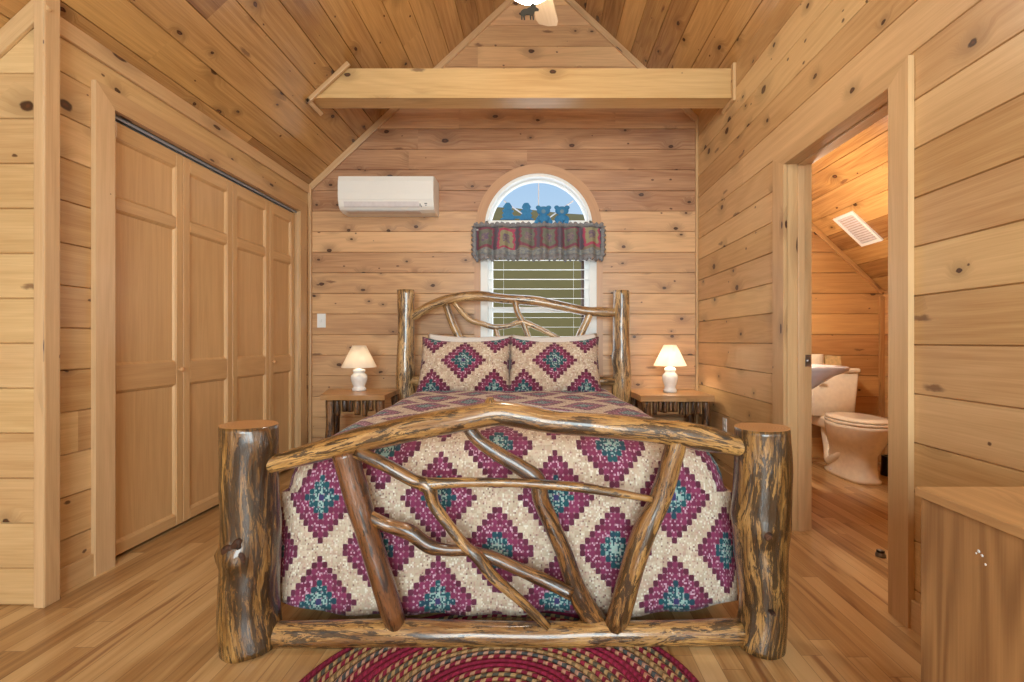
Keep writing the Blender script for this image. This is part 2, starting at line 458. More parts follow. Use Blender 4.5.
# ------------------------------------------------------------------ mesh builder
class MB:
    def __init__(s):
        s.v, s.f, s.uv, s.mi, s.sm, s.r = [], [], [], [], [], []

    def rn(s):
        return (random.random(), random.random(), random.random())

    def face(s, pts, uvs, mi=0, sm=False, rnd=None, idx=None):
        if idx is None:
            i0 = len(s.v)
            s.v.extend([tuple(p) for p in pts])
            idx = tuple(range(i0, i0 + len(pts)))
        s.f.append(tuple(idx))
        s.uv.append(uvs)
        s.mi.append(mi)
        s.sm.append(sm)
        s.r.append(rnd or (0.5, 0.5, 0.5))

    def box(s, x0, x1, y0, y1, z0, z1, grain='x', mi=0, mat=None, rnd=None):
        rnd = rnd or s.rn()
        lo, hi = (x0, y0, z0), (x1, y1, z1)
        ga = 'xyz'.index(grain)
        i0 = len(s.v)
        for k in range(8):
            p = Vector([hi[a] if (k >> a) & 1 else lo[a] for a in range(3)])
            s.v.append(tuple(mat @ p if mat else p))
        for ax in range(3):
            oth = [a for a in range(3) if a != ax]
            if ga in oth:
                ua = ga
                va = [a for a in oth if a != ga][0]
            else:
                ua, va = oth
            for side in (0, 1):
                ks = [k for k in range(8) if ((k >> ax) & 1) == side]
                a, b = oth
                ring = sorted(ks, key=lambda k: [(0, 0), (1, 0), (1, 1), (0, 1)].index(((k >> a) & 1, (k >> b) & 1)))
                if (side == 0) != (ax == 1):
                    ring = ring[::-1]
                uvs = []
                for k in ring:
                    c = [hi[q] if (k >> q) & 1 else lo[q] for q in range(3)]
                    uvs.append((c[ua], c[va] + (lo[ax] if side == 0 else hi[ax]) * 1.7))
                s.face(None, uvs, mi, False, rnd, [i0 + k for k in ring])

    def prism(s, poly, axis, a0, a1, grain='z', mi=0, rnd=None):
        """extrude a 2-D outline along an axis; outline is in the other two axes in x,y,z order"""
        rnd = rnd or s.rn()
        ax = 'xyz'.index(axis)
        oth = [a for a in range(3) if a != ax]

        def mk(p, a):
            c = [0, 0, 0]
            c[oth[0]], c[oth[1]] = p
            c[ax] = a
            return tuple(c)
        ga = 'xyz'.index(grain)

        def u(c):
            va = [a for a in range(3) if a != ga]
            return (c[ga], c[va[0]] + c[va[1]])
        for a in (a0, a1):
            pts = [mk(p, a) for p in poly]
            s.face(pts, [u(c) for c in pts], mi, False, rnd)
        for i in range(len(poly)):
            p, q = poly[i], poly[(i + 1) % len(poly)]
            pts = [mk(p, a0), mk(q, a0), mk(q, a1), mk(p, a1)]
            s.face(pts, [u(c) for c in pts], mi, False, rnd)

    def grid(s, pts, uvs, mi=0, sm=True, rnd=None, closeu=False):
        rnd = rnd or s.rn()
        n, m = len(pts), len(pts[0])
        i0 = len(s.v)
        for row in pts:
            s.v.extend([tuple(p) for p in row])
        for i in range(n - 1):
            for j in range(m - 1):
                s.face(None, [uvs[i][j], uvs[i][j + 1], uvs[i + 1][j + 1], uvs[i + 1][j]], mi, sm, rnd,
                       [i0 + i * m + j, i0 + i * m + j + 1, i0 + (i + 1) * m + j + 1, i0 + (i + 1) * m + j])

    def tube(s, path, radii, seg=14, per=7, amp=0.06, mi=0, capmi=0, knots=(), seed=None, raw=False):
        seed = random.random() * 100 if seed is None else seed
        rnd = s.rn()
        pts = [Vector(p) for p in path]
        if not hasattr(radii, '__len__'):
            radii = [radii] * len(pts)
        P2, R2 = [], []
        for i in range(len(pts) - 1):
            p0 = pts[i - 1] if i > 0 else pts[i] * 2 - pts[i + 1]
            p3 = pts[i + 2] if i + 2 < len(pts) else pts[i + 1] * 2 - pts[i]
            for k in range(per):
                q = k / per
                a, b = pts[i], pts[i + 1]
                P2.append(0.5 * ((2 * a) + (b - p0) * q + (2 * p0 - 5 * a + 4 * b - p3) * q * q + (3 * a - p0 - 3 * b + p3) * q ** 3))
                R2.append(radii[i] + (radii[i + 1] - radii[i]) * (q * q * (3 - 2 * q)))
        P2.append(pts[-1])
        R2.append(radii[-1])
        T = (P2[1] - P2[0]).normalized()
        N = T.orthogonal().normalized()
        L = 0
        rows, uvr = [], []
        rm = sum(R2) / len(R2)
        tot = sum((P2[i + 1] - P2[i]).length for i in range(len(P2) - 1))
        for i, p in enumerate(P2):
            if i > 0:
                L += (p - P2[i - 1]).length
            T2 = (P2[min(i + 1, len(P2) - 1)] - P2[max(i - 1, 0)]).normalized()
            N = (N - T2 * N.dot(T2)).normalized()
            B = T2.cross(N)
            row, uvw = [], []
            for k in range(seg + 1):
                a = 2 * PI * (k % seg) / seg
                r = R2[i]
                c, si = math.cos(a), math.sin(a)
                nv = noise.noise(Vector((c * 0.9 + seed, si * 0.9 - seed, L * 5.0 + seed)))
                nv2 = noise.noise(Vector((c * 2 + seed, si * 2, L * 14.0 - seed)))
                nv3 = noise.noise(Vector((c * 4 + seed, si * 4 + seed, L * 2.5)))
                r *= 1 + amp * nv * 1.6 + amp * 0.7 * nv2 + amp * 0.55 * nv3
                dirv = N * c + B * si
                for (kt, kd, ks, kh) in knots:
                    kp = Vector(kd).normalized()
                    dd = (L / tot - kt) * tot
                    an = math.acos(max(-1, min(1, dirv.dot(kp)))) * R2[i]
                    r += kh * math.exp(-(dd * dd + an * an) / (ks * ks))
                row.append(p + dirv * r)
                uvw.append((L, k / seg * 2 * PI * rm))
            rows.append(row)
            uvr.append(uvw)
        i0 = len(s.v)
        for row in rows:
            s.v.extend([tuple(q) for q in row[:seg]])
        for i in range(len(rows) - 1):
            for k in range(seg):
                k2 = (k + 1) % seg
                s.face(None, [uvr[i][k], uvr[i][k + 1], uvr[i + 1][k + 1], uvr[i + 1][k]], mi, True, rnd,
                       [i0 + i * seg + k, i0 + i * seg + k2, i0 + (i + 1) * seg + k2, i0 + (i + 1) * seg + k])
        for end in (0, len(rows) - 1):
            idx = [i0 + end * seg + k for k in range(seg)]
            cpt = P2[end]
            uvs = [(R2[end] * math.cos(2 * PI * k / seg), R2[end] * math.sin(2 * PI * k / seg)) for k in range(seg)]
            if end == 0:
                idx, uvs = idx[::-1], uvs[::-1]
            s.face(None, uvs, capmi, False, rnd, idx)

    def lathe(s, prof, seg=32, c=(0, 0, 0), mi=0, sm=True, ripple=None, mat=None):
        rnd = s.rn()
        pts, uvs = [], []
        L = 0
        for i, (r, z) in enumerate(prof):
            if i:
                L += math.hypot(r - prof[i - 1][0], z - prof[i - 1][1])
            row, ur = [], []
            for k in range(seg + 1):
                a = 2 * PI * k / seg
                rr = r * (1 + (ripple[1] * math.cos(a * ripple[0]) if ripple else 0))
                q = Vector((c[0] + rr * math.cos(a), c[1] + rr * math.sin(a), c[2] + z))
                row.append(mat @ q if mat else q)
                ur.append((k / seg, L))
            pts.append(row)
            uvs.append(ur)
        i0 = len(s.v)
        for row in pts:
            s.v.extend([tuple(q) for q in row[:seg]])
        for i in range(len(pts) - 1):
            for k in range(seg):
                k2 = (k + 1) % seg
                s.face(None, [uvs[i][k], uvs[i][k + 1], uvs[i + 1][k + 1], uvs[i + 1][k]], mi, sm, rnd,
                       [i0 + i * seg + k, i0 + i * seg + k2, i0 + (i + 1) * seg + k2, i0 + (i + 1) * seg + k])

    def loft(s, secs, mi=0, sm=True, cap=True):
        """secs: list of equal-length rings of points"""
        rnd = s.rn()
        n = len(secs[0])
        i0 = len(s.v)
        for r_ in secs:
            s.v.extend([tuple(q) for q in r_])
        for i in range(len(secs) - 1):
            for k in range(n):
                k2 = (k + 1) % n
                s.face(None, [(k / n, i), ((k + 1) / n, i), ((k + 1) / n, i + 1), (k / n, i + 1)], mi, sm, rnd,
                       [i0 + i * n + k, i0 + i * n + k2, i0 + (i + 1) * n + k2, i0 + (i + 1) * n + k])
        if cap:
            for e in (0, len(secs) - 1):
                idx = [i0 + e * n + k for k in range(n)]
                if e == 0:
                    idx = idx[::-1]
                s.face(None, [(0.1 * math.cos(2 * PI * k / n), 0.1 * math.sin(2 * PI * k / n)) for k in range(n)], mi, False, rnd, idx)

    def boards(s, O, U, V, N, vs, ivals, brk=(), seams=None, c=0.0035, dp=0.009, mi=0, tone=None):
        """individual boards with a V groove between; ivals(v) -> [(u0,u1)...] gives the extent at height v"""
        O, U, V, N = Vector(O), Vector(U), Vector(V), Vector(N)
        flip = U.cross(V).dot(N) < 0
        for bi in range(len(vs) - 1):
            v0, v1 = vs[bi], vs[bi + 1]
            cuts = sorted([random.uniform(0.3, 3.0) - 3 + 2.6 * k + random.uniform(-0.4, 0.4) for k in range(-1, 6)]) if seams and random.random() < (0.5 if seams is True else seams) else []
            segr = [s.rn() for _ in range(len(cuts) + 1)]
            if tone:
                segr = [tone((v0 + v1) / 2, q) for q in segr]
            rows = [(v0, -dp), (v0 + c, 0.0)]
            bs = sorted([q for q in brk if v0 + c < q < v1 - c])
            rows += [(q, 0.0) for q in bs]
            rows += [(v1 - c, 0.0), (v1, -dp)]
            for k in range(len(rows) - 1):
                (va, da), (vb, db) = rows[k], rows[k + 1]
                e = (vb - va) * 1e-3
                A, B = ivals(va + e), ivals(vb - e)
                if len(A) != len(B):
                    A = B if len(B) < len(A) else A
                    B = A
                for (a0, a1), (b0, b1) in zip(A, B):
                    if a1 - a0 < 1e-4 and b1 - b0 < 1e-4:
                        continue
                    lo, hi = max(a0, b0), min(a1, b1)
                    cc = [q for q in cuts if lo + 0.05 < q < hi - 0.05]
                    ends_ = [(a0, b0)] + [(q, q) for q in cc] + [(a1, b1)]
                    for j in range(len(ends_) - 1):
                        mid = (ends_[j][0] + ends_[j + 1][0]) / 2
                        ri = sum(1 for q in cuts if q < mid)
                        quad = [(ends_[j][0], va, da), (ends_[j + 1][0], va, da), (ends_[j + 1][1], vb, db), (ends_[j][1], vb, db)]
                        pts = [O + U * q[0] + V * q[1] + N * q[2] for q in quad]
                        uvs = [(q[0], q[1] - v0) for q in quad]
                        if flip:
                            pts, uvs = pts[::-1], uvs[::-1]
                        s.face(pts, uvs, mi, False, segr[ri])

    def build(s, name, mats, parent=None, bevel=0.0, subsurf=0, solid=0.0, merge=False):
        me = bpy.data.meshes.new(name)
        me.from_pydata(s.v, [], s.f)
        me.uv_layers.new(name='UVMap')
        me.color_attributes.new('rnd', 'FLOAT_COLOR', 'CORNER')
        fu, fc = [], []
        for pi, p in enumerate(me.polygons):
            p.material_index = s.mi[pi]
            p.use_smooth = s.sm[pi]
            for k in range(p.loop_total):
                fu += [float(s.uv[pi][k][0]), float(s.uv[pi][k][1])]
                fc += [*s.r[pi], 1.0]
        me.uv_layers['UVMap'].data.foreach_set('uv', fu)
        me.color_attributes['rnd'].data.foreach_set('color', fc)
        if merge:
            bm = bmesh.new()
            bm.from_mesh(me)
            bmesh.ops.remove_doubles(bm, verts=bm.verts, dist=1e-5)
            bmesh.ops.recalc_face_normals(bm, faces=bm.faces)
            bm.to_mesh(me)
            bm.free()
        if not isinstance(mats, (list, tuple)):
            mats = [mats]
        for mt in mats:
            me.materials.append(mt)
        me.update()
        o = bpy.data.objects.new(name, me)
        COL.objects.link(o)
        if parent is not None:
            o.parent = parent
            o.matrix_parent_inverse = Matrix.Identity(4)
            loc = parent_world(parent)
            # vertices are given in world space: bring them into the parent's frame
            me.transform(loc.inverted())
        if solid:
            md = o.modifiers.new('Solidify', 'SOLIDIFY')
            md.thickness = solid
            md.offset = 0
        if bevel:
            md = o.modifiers.new('Bevel', 'BEVEL')
            md.width = bevel
            md.segments = 2
            md.limit_method = 'ANGLE'
            md.angle_limit = math.radians(40)
        if subsurf:
            md = o.modifiers.new('Subsurf', 'SUBSURF')
            md.levels = md.render_levels = subsurf
        return o


def parent_world(o):
    m = Matrix.Translation(o.location) @ o.rotation_euler.to_matrix().to_4x4()
    if o.parent:
        return parent_world(o.parent) @ m
    return m


def tag(o, label, cat, group=None):
    o['label'] = label
    o['category'] = cat
    if group:
        o['group'] = group
    return o


def thing(name, label, cat, loc, group=None):
    o = bpy.data.objects.new(name, None)
    o.empty_display_size = 0.1
    COL.objects.link(o)
    o.location = loc
    return tag(o, label, cat, group)


def struct(o, label=None):
    o['kind'] = 'structure'
    if label:
        o['label'] = label
    return o


# ------------------------------------------------------------------ the room
XL, XR, YB = -1.985, 1.355, 4.04
RZ, SL = 4.23, 0.9355                    # ridge height and roof slope
CS = 1 / math.sqrt(1 + SL * SL)
YN = -2.6                                # wall behind the camera
XFL, XFR = -3.15, 3.0
BH = 0.177
WX = -0.012                              # window centre line


def roof(x):
    return RZ - SL * abs(x)


def zrow(z0, z1, base=0.033):
    vs = [z0]
    k = 0
    while base + k * BH < z1 - 0.01:
        z = base + k * BH
        if z > z0 + 0.02:
            vs.append(z)
        k += 1
    vs.append(z1)
    return vs


# floor
mb = MB()
mb.box(XFL - 0.1, XFR + 0.1, YN - 0.1, YB + 0.15, -0.05, 0.0, 'y')
struct(mb.build('floor', M['floor']), 'honey coloured hardwood strip floor running towards the back wall')

# ceiling, two slopes of boards
mb = MB()
for sgn in (-1, 1):
    V = Vector((sgn * CS, 0, -SL * CS))
    N = Vector((-sgn * SL * CS, 0, -CS))
    n = int((3.25 / CS) / BH)
    vs = [k * BH for k in range(n + 1)]
    mb.boards((0, 0, RZ), (0, 1, 0), V, N, vs, lambda v: [(YN, YB + 0.12)], seams=True)
    o = Vector((0, 0, RZ)) - N * 0.04
    q = [o + Vector((0, YN - .05, 0)), o + Vector((0, YB + 0.15, 0)), o + V * (n * BH) + Vector((0, YB + 0.15, 0)), o + V * (n * BH) + Vector((0, YN - .05, 0))]
    mb.face(q, [(0, 0)] * 4, 1)
struct(mb.build('ceiling', [M['ceil'], M['ext']]), 'varnished knotty pine boards on the steep gable ceiling')

# back wall with arched window opening
ZS = 2.014                              # spring line of the arch
HW, HB = 0.515, 0.74                    # half width of the opening below, sill height


def back_iv(v, x0=XL, x1=XR, hw=HW, ra=0.505):
    top = (RZ + 0.02 - v) / SL
    a, b = max(x0, -top), min(x1, top)
    if b <= a:
        return []
    if HB < v < ZS + ra:
        w = hw if v < ZS else math.sqrt(max(0, ra * ra - (v - ZS) ** 2))
        return [(a, WX - w), (WX + w, b)]
    if v >= ZS + ra:
        return [(a, WX), (WX, b)]
    return [(a, b)]


brk = [HB, ZS, ZS + 0.505] + [ZS + 0.505 * math.sin(a * PI / 48) for a in range(1, 24)] + [roof(XL), roof(XR)]
mb = MB()
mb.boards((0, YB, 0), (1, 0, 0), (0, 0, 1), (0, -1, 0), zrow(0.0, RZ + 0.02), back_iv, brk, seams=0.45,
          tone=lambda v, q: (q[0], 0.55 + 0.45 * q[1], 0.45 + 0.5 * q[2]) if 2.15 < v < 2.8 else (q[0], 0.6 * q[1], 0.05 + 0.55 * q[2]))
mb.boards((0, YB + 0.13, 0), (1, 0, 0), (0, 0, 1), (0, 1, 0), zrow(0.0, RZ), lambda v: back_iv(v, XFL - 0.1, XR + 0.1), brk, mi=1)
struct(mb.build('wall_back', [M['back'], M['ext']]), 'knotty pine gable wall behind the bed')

# right wall with the bathroom doorway
DY0, DY1, DZ = 1.80, 2.575, 2.008


def right_iv(v):
    if v < DZ:
        return [(YN, DY0), (DY1, YB)]
    return [(YN, YB)]


mb = MB()
mb.boards((XR, 0, 0), (0, 1, 0), (0, 0, 1), (-1, 0, 0), zrow(0.0, roof(XR) + 0.02, 0.141), right_iv, [DZ], seams=0.2)
mb.boards((XR + 0.13, 0, 0), (0, 1, 0), (0, 0, 1), (1, 0, 0), zrow(0.0, roof(XR + 0.13) + 0.02), right_iv, [DZ], seams=0.2)
struct(mb.build('wall_right', [M['wall']]), 'pale knotty pine wall with the bathroom doorway')

# bathroom shell
mb = MB()
mb.boards((0, YB, 0), (1, 0, 0), (0, 0, 1), (0, -1, 0), zrow(0.0, roof(XR + .13) + 0.02),
          lambda v: [(XR + 0.13, min(XFR, (RZ + 0.02 - v) / SL))] if (RZ + 0.02 - v) / SL > XR + 0.13 else [], [roof(XFR)], seams=True)
mb.box(XR, XFR + 0.1, YB + 0.05, YB + 0.12, 0, 2.96, mi=1)
struct(mb.build('wall_bathroom_back', [M['bath'], M['ext']]))
mb = MB()
mb.boards((XFR - 0.05, 0, 0), (0, 1, 0), (0, 0, 1), (-1, 0, 0), zrow(0.0, roof(XFR - .05) + 0.03), lambda v: [(1.3, YB)], seams=True)
mb.box(XFR, XFR + 0.08, YN, YB + .1, 0, 1.6, mi=1)
struct(mb.build('wall_bathroom_right', [M['bath'], M['ext']]))
mb = MB()
mb.boards((0, 1.3, 0), (1, 0, 0), (0, 0, 1), (0, 1, 0), zrow(0.0, roof(XR + .13) + 0.02),
          lambda v: [(XR + 0.13, min(XFR, (RZ + 0.02 - v) / SL))] if (RZ + 0.02 - v) / SL > XR + 0.13 else [], [roof(XFR)], seams=True)
struct(mb.build('wall_bathroom_front', [M['bath']]))

# closet wall (bumped into the room) with its wide door opening
CY0, CY1, CZ = 2.172, 3.86, 2.108


def clos_iv(v):
    if v < CZ:
        return [(1.85, CY0), (CY1, YB)]
    return [(1.85, YB)]


mb = MB()
mb.boards((XL, 0, 0), (0, 1, 0), (0, 0, 1), (1, 0, 0), zrow(0.0, roof(XL) + 0.02), clos_iv, [CZ], seams=True)
struct(mb.build('wall_left', [M['wall']]), 'knotty pine closet wall')
mb = MB()
mb.boards((0, 1.85, 0), (1, 0, 0), (0, 0, 1), (0, -1, 0), zrow(0.0, roof(XL) + 0.02, 0.146 - 0.177),
          lambda v: [(max(XFL, -(RZ + 0.03 - v) / SL), XL + 0.02)], [roof(XFL)], seams=True)
mb.box(XFL, XL - 0.06, 1.9, 1.96, 0, 2.3, mi=1)
struct(mb.build('wall_closet_side', [M['wall'], M['ext']]), 'pale knotty pine end wall of the closet')
mb = MB()
mb.boards((XFL + 0.03, 0, 0), (0, 1, 0), (0, 0, 1), (1, 0, 0), zrow(0.0, roof(XFL + .03) + 0.03), lambda v: [(YN, 1.85)], seams=True)
mb.box(XFL - 0.08, XFL, YN, YB + .1, 0, 1.4, mi=1)
struct(mb.build('wall_left_low', [M['wall'], M['ext']]))

# unseen wall behind the camera; tall glazed opening added for the fill light
RX, RZ0, RZ1 = 1.15, 0.35, 2.75


def rear_iv(v):
    t_ = (RZ + 0.02 - v) / SL
    a, b = max(XFL, -t_), min(XR, t_)
    if b <= a:
        return []
    if RZ0 < v < RZ1:
        return [(a, -RX), (RX, b)]
    return [(a, 0.0), (0.0, b)]


mb = MB()
mb.boards((0, YN, 0), (1, 0, 0), (0, 0, 1), (0, 1, 0), zrow(0.0, RZ + 0.02), rear_iv, [RZ0, RZ1, roof(XFL), roof(XR)])
struct(mb.build('wall_front', [M['wall']]))
mb = MB()
for x in (-RX, -0.03, RX - 0.06):
    mb.box(x, x + 0.06, YN - 0.06, YN + 0.0, RZ0, RZ1)
for z in (RZ0, RZ1 - 0.06):
    mb.box(-RX, RX, YN - 0.055, YN - 0.005, z, z + 0.06)
w2 = struct(mb.build('added_rear_window', M['white']))  # unseen window frame, added around the rear fill light
mb = MB()
mb.box(-RX, RX, YN - 0.035, YN - 0.03, RZ0, RZ1)
mb.build('pane', M['glass'], w2)

# ---------------------------------------------------------------- trim
tn = [0]


def trim(mb, label, mat='trim', bevel=0.004):
    tn[0] += 1
    return struct(mb.build('trim_%d' % tn[0], M[mat] if isinstance(mat, str) else mat, bevel=bevel), label)


# gable trims where ceiling meets the back wall
for sgn, xe in ((-1, XL), (1, XR)):
    mb = MB()
    V = Vector((sgn * CS, 0, -SL * CS))
    N = Vector((-sgn * SL * CS, 0, -CS))
    mtx = Matrix.Translation((0, 0, RZ)) @ Matrix((V, (0, 1, 0), N)).transposed().to_4x4()
    mb.box(0.02, abs(xe) / CS, YB - 0.022, YB, 0.0, 0.05, 'x', mat=mtx)
    trim(mb, 'slanted pine strip along the %s ceiling slope on the back wall' % ('left' if sgn < 0 else 'right'))
mb = MB()
V = Vector((-CS, 0, -SL * CS))
N = Vector((SL * CS, 0, -CS))
mtx = Matrix.Translation((0, 0, RZ)) @ Matrix((V, (0, 1, 0), N)).transposed().to_4x4()
mb.box(abs(XL) / CS - 0.03, 3.1 / CS, 1.833, 1.85, 0.0, 0.07, 'x', mat=mtx)
trim(mb, 'slanted pine strip under the ceiling beside the closet corner post')
V = Vector((CS, 0, -SL * CS))
N = Vector((-SL * CS, 0, -CS))
mtx = Matrix.Translation((0, 0, RZ)) @ Matrix((V, (0, 1, 0), N)).transposed().to_4x4()
mb = MB()
mb.box((XR + .13) / CS, (XFR - .05) / CS, YB - 0.02, YB, 0.0, 0.035, 'x', mat=mtx)
trim(mb, 'slanted strip on the bathroom back wall', 'bath')
mb = MB()
mb.box(XFR - 0.09, XFR - 0.05, YB - 0.02, YB, 0.0, roof(XFR), 'z')
trim(mb, 'corner strip in the bathroom', 'bath')
# corner strips of the back wall
mb = MB()
mb.box(XL, XL + 0.03, YB - 0.03, YB, 0, roof(XL) + 0.0, 'z')
trim(mb, 'vertical strip in the left back corner')
mb = MB()
mb.box(XR - 0.022, XR, YB - 0.022, YB, 0, roof(XR), 'z')
trim(mb, 'vertical strip in the right back corner')
# board along the top of the closet wall
mb = MB()
mb.box(XL, XL + 0.018, 1.85, YB, roof(XL) - 0.075, roof(XL) + 0.0, 'y')
trim(mb, 'pine board along the top of the closet wall')
# closet corner post of two boards
mb = MB()
mb.box(XL + 0.015, XL + 0.058, 1.826, 1.85, 0, roof(XL) + 0.05, 'z')
mb.box(XL + 0.036, XL + 0.0585, 1.8262, 1.89, 0, roof(XL) + 0.05, 'z')
mb.box(XL, XL + 0.036, 1.85, 1.885, 0, roof(XL) + 0.03, 'z')
trim(mb, 'tall pine corner post at the near end of the closet', bevel=0.005)
# closet casing
cw = 0.095
mb = MB()
mb.prism([(CY0 - cw, 0), (CY0, 0), (CY0, CZ), (CY0 - cw, CZ + cw * 0.92)], 'x', XL, XL + 0.022, 'z')
trim(mb, 'near upright casing board of the closet')
mb = MB()
mb.prism([(CY0 - cw, CZ + cw * 0.92), (CY0, CZ), (CY1, CZ), (CY1 + cw, CZ + cw * 0.92)], 'x', XL, XL + 0.022, 'y')
trim(mb, 'long head casing board over the closet doors')
mb = MB()
mb.prism([(CY1, 0), (CY1 + cw, 0), (CY1 + cw, CZ + cw * 0.92), (CY1, CZ)], 'x', XL, XL + 0.022, 'z')
trim(mb, 'far upright casing board of the closet')
mb = MB()
mb.box(XL - 0.10, XL, CY0 - 0.02, CY0, 0, CZ + .02, 'z')
mb.box(XL - 0.10, XL, CY1, CY1 + 0.02, 0, CZ + .02, 'z')
mb.box(XL - 0.10, XL, CY0, CY1, CZ, CZ + 0.02, 'y')
trim(mb, 'closet door jamb')
mb = MB()
mb.box(XL - 0.060, XL - 0.057, CY0, CY1, CZ - 0.022, CZ, 'y')
mb.box(XL - 0.060, XL - 0.015, CY0, CY1, CZ - 0.004, CZ, 'y')
mb.box(XL - 0.018, XL - 0.015, CY0, CY1, CZ - 0.018, CZ, 'y')
trim(mb, 'grey metal sliding track above the closet doors', 'track', 0)
# bathroom door casing, both uprights and head, then the jamb
cw = 0.12
cn, ch_ = 0.098, 0.068
mb = MB()
mb.prism([(DY0 - cn, 0), (DY0, 0), (DY0, DZ), (DY0 - cn, DZ + ch_)], 'x', XR - 0.022, XR, 'z')
trim(mb, 'near upright casing of the bathroom doorway')
mb = MB()
mb.prism([(DY0 - cn, DZ + ch_), (DY0, DZ), (DY1, DZ), (DY1 + cw, DZ + ch_)], 'x', XR - 0.022, XR, 'y')
trim(mb, 'head casing of the bathroom doorway')
mb = MB()
mb.prism([(DY1, 0), (DY1 + cw, 0), (DY1 + cw, DZ + ch_), (DY1, DZ)], 'x', XR - 0.022, XR, 'z')
trim(mb, 'far upright casing of the bathroom doorway')
mb = MB()
for (a, b) in ((DY0 - 0.018, DY0), (DY1, DY1 + 0.018)):
    mb.box(XR - 0.004, XR + 0.134, a, b, 0, DZ + 0.018, 'z')
mb.box(XR - 0.004, XR + 0.134, DY0, DY1, DZ, DZ + 0.018, 'y')
mb.box(XR + 0.055, XR + 0.09, DY1 - 0.011, DY1, 0, DZ, 'z')
mb.box(XR + 0.055, XR + 0.09, DY0, DY0 + 0.011, 0, DZ, 'z')
mb.box(XR + 0.055, XR + 0.09, DY0, DY1, DZ - 0.011, DZ, 'y')
d5 = struct(mb.build('door_5', M['trim'], bevel=0.002), 'open bathroom doorway jamb')
mb = MB()
mb.box(XR + 0.098, XR + 0.128, DY1 - 0.002, DY1 + 0.001, 0.9, 0.965, 'z')
mb.lathe([(0.0, 0), (0.012, 0.001), (0.012, 0.004), (0.0, 0.005)], 16, mat=Matrix.Translation((XR + 0.113, DY1 - 0.002, 0.932)) @ Matrix.Rotation(PI / 2, 4, 'X'))
mb.build('strike_plate', M['steel'], d5)

# baseboards
mb = MB()
mb.box(XL, XL + 0.014, 1.9, CY0 - 0.095, 0, 0.1, 'y')
struct(mb.build('baseboard_left', M['trim'], bevel=0.003))
mb = MB()
mb.box(XR - 0.014, XR, YN, DY0 - 0.098, 0, 0.105, 'y')
mb.box(XR - 0.014, XR, DY1 + 0.12, YB, 0, 0.105, 'y')
struct(mb.build('baseboard_right', M['trim'], bevel=0.003))
mb = MB()
mb.box(XL + 0.03, XR - 0.022, YB - 0.014, YB, 0, 0.1, 'x')
struct(mb.build('baseboard_back', M['trim'], bevel=0.003))

# tie beam across the gable
BZ0, BZ1, BY0, BY1 = 2.735, 2.945, 3.285, 3.425
mb = MB()
xl0 = -(RZ - BZ0) / SL
xl1 = -(RZ - BZ1) / SL
mb.prism([(xl0, BZ0), (XR, BZ0), (XR, BZ1), (xl1, BZ1)], 'y', BY0, BY1, 'x', rnd=(0.31, 0.4, 0.35))
mb.prism([(xl0, BZ0 - 0.002), (XR, BZ0 - 0.002), (XR, BZ0 + 0.022), (xl0 + .02, BZ0 + 0.022)], 'y', BY0 - 0.012, BY0, 'x')
trim(mb, 'thick pine tie beam across the room under the ceiling', 'beam', 0.004)
mb = MB()
V = Vector((-CS, 0, -SL * CS))
N = Vector((SL * CS, 0, -CS))
mtx = Matrix.Translation((0, 0, RZ)) @ Matrix((V, (0, 1, 0), N)).transposed().to_4x4()
mb.box(-xl1 / CS - 0.05, -xl0 / CS + 0.04, BY0 - 0.035, BY0 - 0.012, 0.0, 0.03, 'x', mat=mtx)
mb.box(-xl0 / CS + 0.01, -xl0 / CS + 0.04, BY0 - 0.035, BY1 + 0.02, 0.0, 0.03, 'y', mat=mtx)
trim(mb, 'small pine moulding where the beam meets the left slope')
mb = MB()
mb.box(XR - 0.022, XR, BY0 - 0.04, BY0, BZ0 - 0.03, BZ1 + 0.02, 'z')
mb.box(XR - 0.022, XR, BY0, BY1 + 0.03, BZ0 - 0.03, BZ0 - 0.002, 'y')
trim(mb, 'small pine moulding where the beam meets the right wall')

# ---------------------------------------------------------------- closet doors
CPANELS = [(0.075, 0.80), (0.925, 1.665), (1.725, 2.005)]


